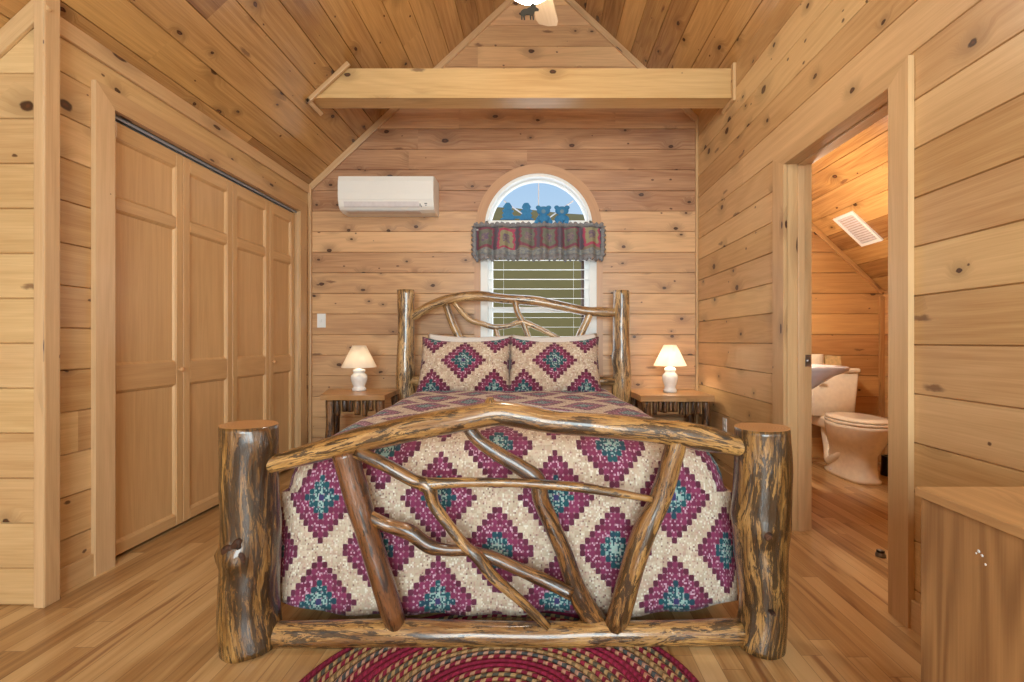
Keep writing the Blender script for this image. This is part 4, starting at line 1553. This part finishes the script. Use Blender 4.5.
pts, uvs = [], []
for (y, vv) in rowsY:
    pts.append([Vector((s_, y, top_z(s_, y) + bump_(s_, y, QZ) * (0.6 + 0.4 * min(1, (QW - abs(s_)) * 4)))) for s_, u_ in cols])
    uvs.append([(u_ + U0, vv + V0) for s_, u_ in cols])
mb.grid(pts, uvs, rnd=rnq)
pts, uvs = [], []
for j in range(NZ + 1):
    row, ur = [], []
    for s_, u_ in cols:
        h_ = hem(s_, QF)
        z = h_ + (ZE - h_) * j / NZ
        k = 1 - j / NZ
        y = QF - (0.010 * math.sin(s_ * 15 + 1) + 0.008 * math.sin(s_ * 31)) * k + bump_(s_, QF, z) * min(1, k * 3)
        zz = z if j < NZ else top_z(s_, QF) + bump_(s_, QF, QZ) * (0.6 + 0.4 * min(1, (QW - abs(s_)) * 4))
        row.append(Vector((s_ * (1 + flare(z) / QW), y if j < NZ else QF, zz)))
        ur.append((u_ + U0, z - ZE - LA + V0))
    pts.append(row)
    uvs.append(ur)
mb.grid(pts, uvs, rnd=rnq)
for sg in (-1, 1):
    pts, uvs = [], []
    for j in range(NZ + 1):
        row, ur = [], []
        for (y, vv) in rowsY:
            h_ = hem(sg * QW, y)
            z = h_ + (ZE - h_) * j / NZ
            k = 1 - j / NZ
            w = 0.014 * math.sin(y * 12 + sg) * k * min(1, max(0, y - QF) * 4) + bump_(sg, y, z) * min(1, k * 3) * min(1, (y - QF) * 6)
            zz = z if j < NZ else top_z(QW, y) + bump_(sg * QW, y, QZ) * 0.6
            row.append(Vector((sg * (QW + flare(z) + w), y if y > QF + 1e-4 else (QF - (0.010 * math.sin(sg * QW * 15 + 1) + 0.008 * math.sin(sg * QW * 31)) * k + bump_(sg * QW, QF, z) * min(1, k * 3) if j < NZ else QF), zz)))
            ur.append((sg * (QW - RQ + LA + ZE - z) + U0, vv + V0))
        pts.append(row)
        uvs.append(ur)
    mb.grid(pts, uvs, rnd=rnq)
mb.v = [tuple(Bp(p[0], p[1], p[2])) for p in mb.v]
qo = mb.build('quilt', M['quilt'], solid=0.010, merge=True)
tag(qo, 'plum, teal and cream diamond patchwork quilt spread over the log bed', 'quilt')

# pillows
def pillow(name, label, cat, cxw, cyw, zc_, w, h, t, lean, mat, uvc, group, roll=0.0, sag=0.02):
    mb = MB()
    n = 22
    Rm = Matrix.Translation((cxw, cyw, zc_)) @ Matrix.Rotation(roll, 4, 'Y') @ Matrix.Rotation(lean, 4, 'X')
    for side in (-1, 1):
        pts, uvs = [], []
        for j in range(n + 1):
            b = -1 + 2 * j / n
            row, ur = [], []
            for i in range(n + 1):
                a = -1 + 2 * i / n
                pin = 0.045
                x = a * w / 2 * (1 - pin * (1 - abs(a)) * 0 - pin * (1 - b * b) * abs(a))
                z = b * h / 2 * (1 - pin * (1 - a * a) * abs(b))
                if b > 0:
                    z -= sag * (1 - a * a) * b
                th = t / 2 * max(0, (1 - abs(a) ** 2.6) * (1 - abs(b) ** 2.6)) ** 0.5
                wr = 0.006 * noise.noise(Vector((a * 3 + cxw * 7, b * 3, side)))
                row.append(Rm @ Vector((x, side * (th + (wr if th > 0.005 else 0)), z)))
                ur.append((x + uvc[0], z + uvc[1]))
            pts.append(row if side > 0 else row[::-1])
            uvs.append(ur if side > 0 else ur[::-1])
        mb.grid(pts, uvs, rnd=(0.5, 0.5, 0.5))
    o = mb.build(name, mat, merge=True)
    return tag(o, label, cat, group)


GP = 'diamond patchwork shams at the head of the bed'
P1 = P(464.5, 366, 3.45)
P2_ = P(554.5, 366, 3.45)
pillow('pillow_sham', 'plum and cream diamond pillow sham on the left, in front of the headboard', 'pillow', P1.x, 3.48, 0.862, 0.685, 0.475, 0.19, -0.46, M['sham'], (0.0125, 0.0125), GP, 0.0, 0.045)
pillow('pillow_sham', 'plum and cream diamond pillow sham on the right, nearer the lit lamp', 'pillow', P2_.x, 3.48, 0.862, 0.685, 0.475, 0.19, -0.46, M['sham'], (0.0125, 0.0125), GP, 0.0, 0.045)
GW = 'white pillows behind the shams'
pillow('bed_pillow', 'white pillow tucked behind the left patchwork sham', 'pillow', P1.x + 0.0, 3.668, 0.884, 0.69, 0.46, 0.15, -0.38, M['cloth'], (0, 0), GW, 0.02)
pillow('bed_pillow', 'white pillow tucked behind the right patchwork sham', 'pillow', P2_.x + 0.01, 3.668, 0.884, 0.69, 0.46, 0.15, -0.38, M['cloth'], (0, 0), GW, -0.02)

# ---------------------------------------------------------------- nightstands
def nightstand(label, x0, x1, y0, y1, zt, th, skew, seed):
    random.seed(seed)
    ns = thing('nightstand', label, 'nightstand', ((x0 + x1) / 2, (y0 + y1) / 2, 0), 'log nightstands beside the bed')
    mb = MB()
    n = 24
    top, bot = [], []
    front = []
    for i in range(n + 1):
        q = i / n
        front.append((x0 + (x1 - x0) * q, y0 + 0.008 * noise.noise(Vector((q * 5, seed, 0))) + 0.004 * math.sin(q * 9)))
    outline = front + [(x1 - skew * 0.2, y1), (x0 - skew, y1)]
    mb.prism(outline, 'z', zt - th, zt, 'x', rnd=(0.2, 0.3, 0.5))
    mb.build('top', M['stand'], ns, bevel=0.006)
    lr = 0.034
    legs = [(x0 + 0.05, y0 + 0.05), (x1 - 0.05, y0 + 0.05), (x0 + 0.05 - skew * .8, y1 - 0.05), (x1 - 0.05, y1 - 0.05)]
    for (lx, ly) in legs:
        mb = MB()
        mb.tube([(lx + 0.008, ly, 0), (lx - 0.006, ly, zt * 0.35), (lx + 0.004, ly, zt * 0.7), (lx, ly, zt - th)], [lr * 1.05, lr, lr * 0.95, lr * 0.97], 14, 6, 0.09, 0, 1)
        mb.build('leg', [M['bark'], M['end']], ns)
    mb = MB()
    mb.box(x0 + 0.05, x1 - 0.05, y0 + 0.045, y0 + 0.06, zt - th - 0.10, zt - th, 'x')
    mb.build('apron_board', M['stand'], ns)
    k = 0
    x = x0 + 0.108
    while x < x1 - 0.095:
        r = random.uniform(0.016, 0.022)
        ln = random.uniform(0.075, 0.115)
        mb = MB()
        mb.tube([(x, y0 + 0.03, zt - th - 0.001), (x + random.uniform(-.003, .003), y0 + 0.028, zt - th - ln * .5), (x, y0 + 0.03, zt - th - ln)], r, 10, 3, 0.08, 0, 1)
        mb.build('apron_twig', [M['bark'], M['end']], ns)
        x += 2 * r + random.uniform(0.004, 0.01)
    for (a, b) in ((0, 2), (1, 3), (2, 3)):
        mb = MB()
        mb.tube([(legs[a][0], legs[a][1], 0.16), (legs[b][0], legs[b][1], 0.16)], 0.018, 10, 4, 0.06, 0, 1)
        mb.build('stretcher', [M['bark'], M['end']], ns)
    return ns


nightstand('log legged nightstand left of the bed, by the closet doors', -1.535, -1.085, 3.28, 3.735, 0.66, 0.034, 0.15, 21)
nightstand('log legged nightstand right of the bed, in the corner by the right wall', 0.752, 1.30, 3.50, 3.97, 0.633, 0.045, 0.03, 33)
random.seed(99)

# lamps
def lamp(label, x, y, z0, watt, k=1.0):
    lp = thing('table_lamp', label, 'lamp', (x, y, z0), 'white ceramic lamps on the nightstands')
    mb = MB()
    prof = [(0.0, 0.0), (0.052, 0.0), (0.052, 0.018), (0.044, 0.024), (0.043, 0.035), (0.056, 0.07), (0.062, 0.095), (0.059, 0.115), (0.045, 0.13), (0.038, 0.137), (0.046, 0.145), (0.046, 0.156), (0.032, 0.166), (0.014, 0.170), (0.012, 0.19), (0.0, 0.19)]
    prof = [(r, z * k) for r, z in prof]
    mb.lathe(prof, 32, (x, y, z0 + 0.001))
    mb.build('base', M['ceramic'], lp)
    mb = MB()
    zb, zt = z0 + 0.178 * k, z0 + 0.178 * k + 0.167
    mb.lathe([(0.126, zb), (0.126, zb + 0.004), (0.048, zt)], 64, (x, y, 0), ripple=(48, 0.008))
    sh = mb.build('shade', M['shade'], lp, solid=0.002)
    mb = MB()
    mb.lathe([(0.0, z0 + 0.19 * k), (0.013, z0 + 0.19 * k), (0.013, z0 + 0.19 * k + 0.025), (0.0, z0 + 0.19 * k + 0.025)], 16, (x, y, 0))
    mb.build('socket', M['steel'], lp)
    L = bpy.data.lights.new('bulb', 'POINT')
    L.energy = watt
    L.color = (1.0, 0.90, 0.72)
    L.shadow_soft_size = 0.028
    lo = bpy.data.objects.new('bulb', L)
    COL.objects.link(lo)
    lo.location = (0, 0, 0.19 * k + 0.065)
    lo.parent = lp
    return lp


lamp('white ceramic table lamp on the left nightstand', -1.385, 3.60, 0.66, 0.6)
lamp('white ceramic table lamp glowing on the right nightstand', 1.035, 3.74, 0.633, 3.8, 1.18)

# ---------------------------------------------------------------- braided rug
mb = MB()
RA, RB, RCX, RCY = 0.625, 0.50, -0.124, 1.325
NR = 24
na = 160
rows, ur = [], []
ri = 0
for k in range(NR * 4 + 1):
    v = k / 4
    fr = v / NR
    a_, b_ = max(0.002, (RA - RB) + RB * fr) if False else RA * max(fr, 0.003), RB * max(fr, 0.003)
    fq = v - math.floor(v)
    hgt = 0.0015 + 0.0085 * math.sqrt(max(0, 1 - (2 * fq - 1) ** 2)) if fq not in (0,) else 0.004
    row, uu = [], []
    for q in range(na + 1):
        an = 2 * PI * q / na
        row.append((RCX + a_ * math.cos(an), RCY + b_ * math.sin(an), hgt if k < NR * 4 else 0.0005))
        uu.append((q / na * PI * (a_ + b_), v))
    rows.append(row)
    ur.append(uu)
mb.grid([[Vector(p) for p in r] for r in rows], ur, rnd=(0.5, 0.5, 0.5))
rg = tag(mb.build('braided_rug', M['rug']), 'oval burgundy and tan braided rug on the floor at the foot of the bed', 'rug')

# ---------------------------------------------------------------- cabinet at the right
cb = thing('cabinet', 'brown wooden cabinet with a flat top at the lower right corner', 'cabinet', (1.09, 0.45, 0))
cx0, cx1, cy0, cy1, czt = 0.845, 1.335, -0.35, 1.06, 0.712
mb = MB()
mb.box(cx0 + 0.006, cx1, cy0 + 0.01, cy1 - 0.008, 0.06, czt - 0.02, 'z', rnd=(0.15, 0.42, 0.5))
mb.box(cx0 + 0.03, cx1, cy0 + 0.03, cy1 - 0.03, 0.0, 0.06, 'y')
mb.build('body', M['cab'], cb, bevel=0.003)
mb = MB()
mb.box(cx0, cx1, cy0, cy1, czt - 0.02, czt, 'y', rnd=(0.6, 0.2, 0.4))
mb.build('top', M['cabtop'], cb, bevel=0.002)
mb = MB()
for (y, z, r) in ((0.912, 0.632, 0.0035), (0.905, 0.627, 0.003), (0.898, 0.613, 0.0025), (0.917, 0.626, 0.002)):
    mb.lathe([(0.0, 0), (r, 0), (r * 0.8, 0.0006), (0.0, 0.0008)], 8, mat=Matrix.Translation((cx0 + 0.006, y, z)) @ Matrix.Rotation(-PI / 2, 4, 'Y'))
sp = mb.build('paint_specks', M['white'], cb)
sp['label'] = 'white paint specks'

# ---------------------------------------------------------------- ceiling fan
fx0, fy0, bz = -0.05, 2.2, 2.935
fan = thing('ceiling_fan', 'ceiling fan with pale wooden blades and a frosted light bowl', 'ceiling fan', (fx0, fy0, bz))
mb = MB()
mb.lathe([(0.0, RZ - .02), (0.07, RZ - 0.06), (0.06, RZ - 0.12), (0.02, RZ - 0.14), (0.0, RZ - 0.14)], 24, (fx0, fy0, 0))
mb.build('canopy', M['dark'], fan)
mb = MB()
mb.lathe([(0.013, RZ - 0.13), (0.013, bz + 0.1)], 14, (fx0, fy0, 0))
mb.build('downrod', M['dark'], fan)
mb = MB()
mb.lathe([(0.0, bz + 0.13), (0.06, bz + 0.12), (0.11, bz + 0.08), (0.12, bz + 0.02), (0.10, bz - 0.03), (0.06, bz - 0.06), (0.05, bz - 0.13), (0.075, bz - 0.16), (0.075, bz - 0.18), (0.0, bz - 0.18)], 32, (fx0, fy0, 0))
mb.build('motor_housing', M['dark'], fan)
mb = MB()
mb.lathe([(0.13, bz - 0.17), (0.135, bz - 0.19), (0.125, bz - 0.225), (0.09, bz - 0.258), (0.05, bz - 0.276), (0.0, bz - 0.282)], 32, (fx0, fy0, 0))
mb.build('light_bowl', M['bowl'], fan)
tipdir = math.atan2(0.62, 0.098)
for k in range(5):
    a = tipdir + k * 2 * PI / 5
    mtx = Matrix.Translation((fx0, fy0, bz)) @ Matrix.Rotation(a, 4, 'Z') @ Matrix.Rotation(math.radians(12), 4, 'X')
    mb = MB()
    out = [(0.17, -0.05), (0.58, -0.068), (0.62, -0.055), (0.632, 0.0), (0.62, 0.055), (0.58, 0.068), (0.17, 0.05)]
    pts0 = [mtx @ Vector((p[0], p[1], -0.004)) for p in out]
    pts1 = [mtx @ Vector((p[0], p[1], 0.004)) for p in out]
    rb = mb.rn()
    mb.face(pts0[::-1], [(p[0], p[1]) for p in out[::-1]], 0, False, rb)
    mb.face(pts1, [(p[0], p[1]) for p in out], 0, False, rb)
    for i in range(7):
        j = (i + 1) % 7
        mb.face([pts0[i], pts0[j], pts1[j], pts1[i]], [(out[i][0], 0), (out[j][0], 0), (out[j][0], .01), (out[i][0], .01)], 0, False, rb)
    b_ = mb.build('blade', M['blade'], fan)
    mb = MB()
    mb.box(0.09, 0.24, -0.018, 0.018, -0.012, -0.005, 'x', mat=mtx)
    mb.build('blade_iron', M['dark'], b_)
mb = MB()
mb.tube([(-0.049, 2.08, 2.77), (-0.049, 2.08, 2.535)], 0.0015, 6, 2, 0)
pc = mb.build('pull_chain', M['steel'], fan)
# moose ornament: standing moose outline facing right
mo = [(0.0, 0.30), (0.02, 0.45), (0.10, 0.56), (0.22, 0.62), (0.34, 0.62), (0.46, 0.70), (0.56, 0.74), (0.62, 0.76), (0.52, 0.86), (0.54, 1.0), (0.62, 0.92), (0.66, 1.0), (0.71, 0.92), (0.76, 1.0), (0.78, 0.86), (0.84, 0.92), (0.84, 0.80), (0.80, 0.74), (0.90, 0.68), (1.0, 0.60), (0.98, 0.52), (0.86, 0.52), (0.78, 0.50), (0.76, 0.38), (0.72, 0.30), (0.74, 0.0), (0.66, 0.0), (0.64, 0.22), (0.60, 0.26), (0.60, 0.02), (0.52, 0.02), (0.50, 0.28), (0.30, 0.30), (0.24, 0.22), (0.26, 0.0), (0.18, 0.0), (0.15, 0.20), (0.12, 0.24), (0.12, 0.02), (0.04, 0.02), (0.06, 0.24)]
mb = MB()
mb.prism([(-0.087 + p[0] * 0.082, 2.462 + p[1] * 0.075) for p in mo], 'y', 2.077, 2.083, 'x')
m_ = mb.build('moose_ornament', M['moose'], pc)

# ---------------------------------------------------------------- bathroom fixtures
tx, tw = 2.40, YB - 0.008
to = thing('toilet', 'bisque toilet against the bathroom back wall', 'toilet', (tx, tw - 0.4, 0))


def ell(c, rx, ry, z, n=36, front=1.0, pw=2.0):
    ring = []
    for k in range(n):
        a = 2 * PI * k / n
        ca, sa = math.cos(a), math.sin(a)
        x = rx * math.copysign(abs(ca) ** (2 / pw), ca)
        y = ry * math.copysign(abs(sa) ** (2 / pw), sa)
        ring.append((tx + x, tw - c + y, z))
    return ring


mb = MB()
mb.loft([ell(.41, .122, .245, 0.0, pw=2.8), ell(.41, .122, .245, 0.022, pw=2.8), ell(.41, .110, .228, 0.036, pw=2.7), ell(.41, .106, .224, 0.12, pw=2.5), ell(.42, .114, .23, 0.20), ell(.445, .146, .25, 0.27), ell(.465, .174, .265, 0.34), ell(.475, .188, .272, 0.40), ell(.478, .190, .275, 0.425)])
mb.build('bowl', M['porcelain'], to)
for sx in (-1, 1):
    mb = MB()
    mb.tube([(tx + sx * 0.06, tw - 0.50, 0.24), (tx + sx * 0.074, tw - 0.42, 0.17), (tx + sx * 0.076, tw - 0.33, 0.11), (tx + sx * 0.074, tw - 0.26, 0.09), (tx + sx * 0.05, tw - 0.20, 0.18), (tx + sx * 0.045, tw - 0.16, 0.30), (tx + sx * 0.045, tw - 0.16, 0.36)], [0.04, 0.042, 0.042, 0.04, 0.036, 0.036, 0.036], 14, 6, 0)
    mb.build('trapway', M['porcelain'], to)
    mb = MB()
    mb.lathe([(0.0, 0.045), (0.009, 0.042), (0.012, 0.03), (0.012, 0.02)], 12, (tx + sx * 0.108, tw - 0.33, 0))
    mb.build('bolt_cap', M['sink'], to)
mb = MB()
rbox(mb, tx - 0.11, tx + 0.11, tw - 0.33, tw - 0.03, 0.33, 0.43, 0.03)
mb.build('tank_shelf', M['porcelain'], to)
mb = MB()
mb.loft([ell(.485, .184, .262, 0.427, pw=2.2), ell(.485, .187, .266, 0.434, pw=2.2), ell(.485, .185, .264, 0.448, pw=2.2)])
mb.build('seat', M['porcelain'], to)
mb = MB()
mb.loft([ell(.483, .182, .258, 0.451, pw=2.2), ell(.483, .185, .262, 0.458, pw=2.2), ell(.483, .178, .254, 0.470, pw=2.2), ell(.483, .12, .18, 0.476, pw=2.2)])
mb.build('seat_lid', M['porcelain'], to)


def trect(w0, z, y0=0.012, y1=0.205, r=0.03):
    ring = []
    for (sx, sy, a0) in ((1, 1, 0), (-1, 1, PI / 2), (-1, -1, PI), (1, -1, 1.5 * PI)):
        for k in range(6):
            a = a0 + PI / 2 * k / 5
            yy = tw - (y0 if sy > 0 else y1) - sy * r
            ring.append((tx + sx * (w0 - r) + r * math.cos(a), yy + r * math.sin(a), z))
    return ring


mb = MB()
mb.loft([trect(.175, .425, .03, .185), trect(.183, .44, .02, .195), trect(.205, .782, .012, .21)])
mb.build('tank', M['porcelain'], to)
mb = MB()
mb.loft([trect(.211, .783, .006, .218), trect(.215, .79, .004, .222), trect(.215, .808, .004, .222), trect(.207, .818, .012, .214)])
mb.build('tank_lid', M['porcelain'], to)
mb = MB()
mb.tube([(tx - 0.16, tw - 0.21, 0.73), (tx - 0.16, tw - 0.232, 0.73), (tx - 0.09, tw - 0.236, 0.722)], [0.01, 0.009, 0.007], 10, 4, 0)
mb.build('flush_lever', M['steel'], to)

# things on the tank lid
tl = 0.819
xa = P(815, 0, 3.92).x
tp = thing('tissue_roll', 'white tissue roll standing on the toilet tank lid', 'tissue roll', (xa, 3.92, tl))
mb = MB()
mb.lathe([(0.02, 0.0), (0.058, 0.0), (0.062, 0.006), (0.062, 0.106), (0.058, 0.112), (0.02, 0.112)], 28, (xa, 3.92, tl))
mb.build('paper', M['paper'], tp)
mb = MB()
mb.lathe([(0.02, 0.11), (0.0195, 0.11), (0.0195, 0.001), (0.02, 0.001)], 20, (xa, 3.92, tl))
mb.build('core', M['tan'], tp)
xb = P(830.5, 0, 3.92).x
bx = thing('tissue_box', 'tan patterned box on the toilet tank lid beside the tissue roll', 'box', (xb, 3.93, tl))
mb = MB()
bo = [(xb - 0.062, tl), (xb + 0.068, tl), (xb + 0.058, tl + 0.098), (xb - 0.055, tl + 0.098)]
mb.prism(bo, 'y', 3.88, 3.98, 'x')
mb.build('carton', M['tan'], bx, bevel=0.004)
mb = MB()
mb.lathe([(0.0, 0.0), (0.02, 0.0), (0.02, 0.002), (0.0, 0.002)], 18, (xb, 3.93, tl + 0.0975))
mb.build('opening', M['paper'], bx)

# wall hung sink
sk = thing('bathroom_sink', 'white wall hung sink just inside the bathroom doorway', 'sink', (1.66, 2.98, 0.6))


def skring(x1, y0, y1, z, r):
    x0 = XR + 0.134
    ring = [(x0, y1, z), (x0, y0, z)]
    for k in range(9):
        a = -PI / 2 + PI / 2 * k / 8
        ring.append((x1 - r + r * math.cos(a), y0 + r + r * math.sin(a), z))
    for k in range(9):
        a = PI / 2 * k / 8
        ring.append((x1 - r + r * math.cos(a), y1 - r + r * math.sin(a), z))
    return ring


mb = MB()
mb.loft([skring(1.56, 2.90, 3.05, .60, .04), skring(1.58, 2.88, 3.07, .66, .05), skring(1.66, 2.84, 3.12, .73, .09), skring(1.80, 2.78, 3.18, .825, .14), skring(1.868, 2.74, 3.22, .862, .15), skring(1.875, 2.735, 3.225, .875, .15), skring(1.868, 2.742, 3.218, .887, .15), skring(1.82, 2.79, 3.17, .887, .12), skring(1.78, 2.83, 3.13, .83, .12), skring(1.7, 2.9, 3.06, .78, .07)])
mb.build('basin', M['sink'], sk)
mb = MB()
mb.tube([(1.54, 2.98, 0.885), (1.54, 2.98, 0.97), (1.57, 2.98, 1.0), (1.63, 2.98, 0.985), (1.64, 2.98, 0.955)], [0.016, 0.013, 0.012, 0.011, 0.010], 12, 5, 0)
mb.build('faucet', M['steel'], sk)
for dy in (-0.09, 0.09):
    mb = MB()
    mb.lathe([(0.012, 0.0), (0.02, 0.0), (0.016, 0.02), (0.022, 0.03), (0.02, 0.045), (0.0, 0.048)], 16, (1.54, 2.98 + dy, 0.886))
    mb.build('tap_handle', M['steel'], sk)
mb = MB()
mb.tube([(1.63, 2.98, 0.78), (1.63, 2.98, 0.5), (1.6, 2.98, 0.44), (1.5, 2.98, 0.44)], 0.018, 12, 5, 0)
mb.build('drain_pipe', M['steel'], sk)

# black brush holder by the toilet
bxx, bxy = 2.70, 3.64
bh = thing('toilet_brush', 'black brush holder on the floor beside the toilet', 'toilet brush', (bxx, bxy, 0))
mb = MB()
mb.lathe([(0.0, 0.0), (0.05, 0.0), (0.055, 0.01), (0.045, 0.14), (0.047, 0.15), (0.03, 0.15), (0.03, 0.14), (0.0, 0.13)], 24, (bxx, bxy, 0))
mb.build('holder', M['black'], bh)
mb = MB()
mb.tube([(bxx, bxy, 0.1), (bxx + 0.004, bxy, 0.22), (bxx, bxy, 0.3)], [0.009, 0.008, 0.011], 10, 4, 0)
mb.build('handle', M['black'], bh)

# ---------------------------------------------------------------- outside
mb = MB()
rows, ur = [], []
for j in range(41):
    y = 7 + 85 * (j / 40) ** 1.5
    row, uu = [], []
    for i in range(61):
        x = (-1 + 2 * i / 60) * (10 + y * 1.3)
        t_ = max(0, min(1, (y - 8) / 52))
        z = -3.5 + 21.2 * t_ ** 0.9 - 0.03 * x + 2.2 * noise.noise(Vector((x * 0.05, y * 0.05, 2))) * t_ + (0 if y < 60 else -(y - 60) * 0.3)
        row.append(Vector((x, y, z)))
        uu.append((x, y))
    rows.append(row)
    ur.append(uu)
mb.grid(rows, ur)
struct(mb.build('hillside', M['hill']), 'grassy hillside outside the arched window')

# ---------------------------------------------------------------- light
w = bpy.data.worlds.new('sky')
SC.world = w
w.use_nodes = True
wt = w.node_tree
bg = wt.nodes['Background']
tc = wt.nodes.new('ShaderNodeTexCoord')
sx_ = wt.nodes.new('ShaderNodeSeparateXYZ')
rp = wt.nodes.new('ShaderNodeValToRGB')
wt.links.new(tc.outputs['Generated'], sx_.inputs[0])
wt.links.new(sx_.outputs[2], rp.inputs[0])
rp.color_ramp.elements[0].position = 0.2
rp.color_ramp.elements[0].color = lin((196, 222, 246))
rp.color_ramp.elements[1].position = 0.6
rp.color_ramp.elements[1].color = lin((120, 176, 236))
wt.links.new(rp.outputs[0], bg.inputs[0])
bg.inputs[1].default_value = 1.0


def light(name, typ, loc, energy, color, rot=(0, 0, 0), **kw):
    L = bpy.data.lights.new(name, typ)
    L.energy = energy
    L.color = color
    for k, v in kw.items():
        setattr(L, k, v)
    o = bpy.data.objects.new(name, L)
    COL.objects.link(o)
    o.location = loc
    o.rotation_euler = rot
    return o


light('sun', 'SUN', (10, -10, 20), 2.2, (1.0, 0.95, 0.86), (math.radians(48), 0, math.radians(38)), angle=0.01)
# added fill light, set in the added opening behind the camera
light('rear_fill', 'AREA', (0, YN - 0.1, (RZ0 + RZ1) / 2), 245, (0.84, 0.97, 1.0), (math.radians(90), 0, 0), shape='RECTANGLE', size=2.2, size_y=2.3)
# daylight through the arched window
light('window_daylight', 'AREA', (WX, YB + 0.3, 1.6), 12, (0.92, 0.96, 1.0), (math.radians(-90), 0, 0), shape='RECTANGLE', size=0.85, size_y=1.5)
# lamp over the bathroom sink
light('bathroom_bulb', 'POINT', (1.64, 3.14, 1.72), 38, (1.0, 0.93, 0.82), shadow_soft_size=0.08)

# ---------------------------------------------------------------- camera
cam = bpy.data.cameras.new('camera')
co = bpy.data.objects.new('camera', cam)
COL.objects.link(co)
co.location = (0, 0, H)
co.rotation_euler = (PI / 2, 0, 0)
cam.sensor_width = 36
cam.lens = F / 1024 * 36
cam.shift_x = -(VX - 512) / 1024
cam.clip_start = 0.02
SC.camera = co
SC.view_settings.view_transform = 'Standard'
SC.view_settings.look = 'None'
SC.view_settings.gamma = 1.0
SC.view_settings.use_curve_mapping = False
SC.view_settings.exposure = 0.0
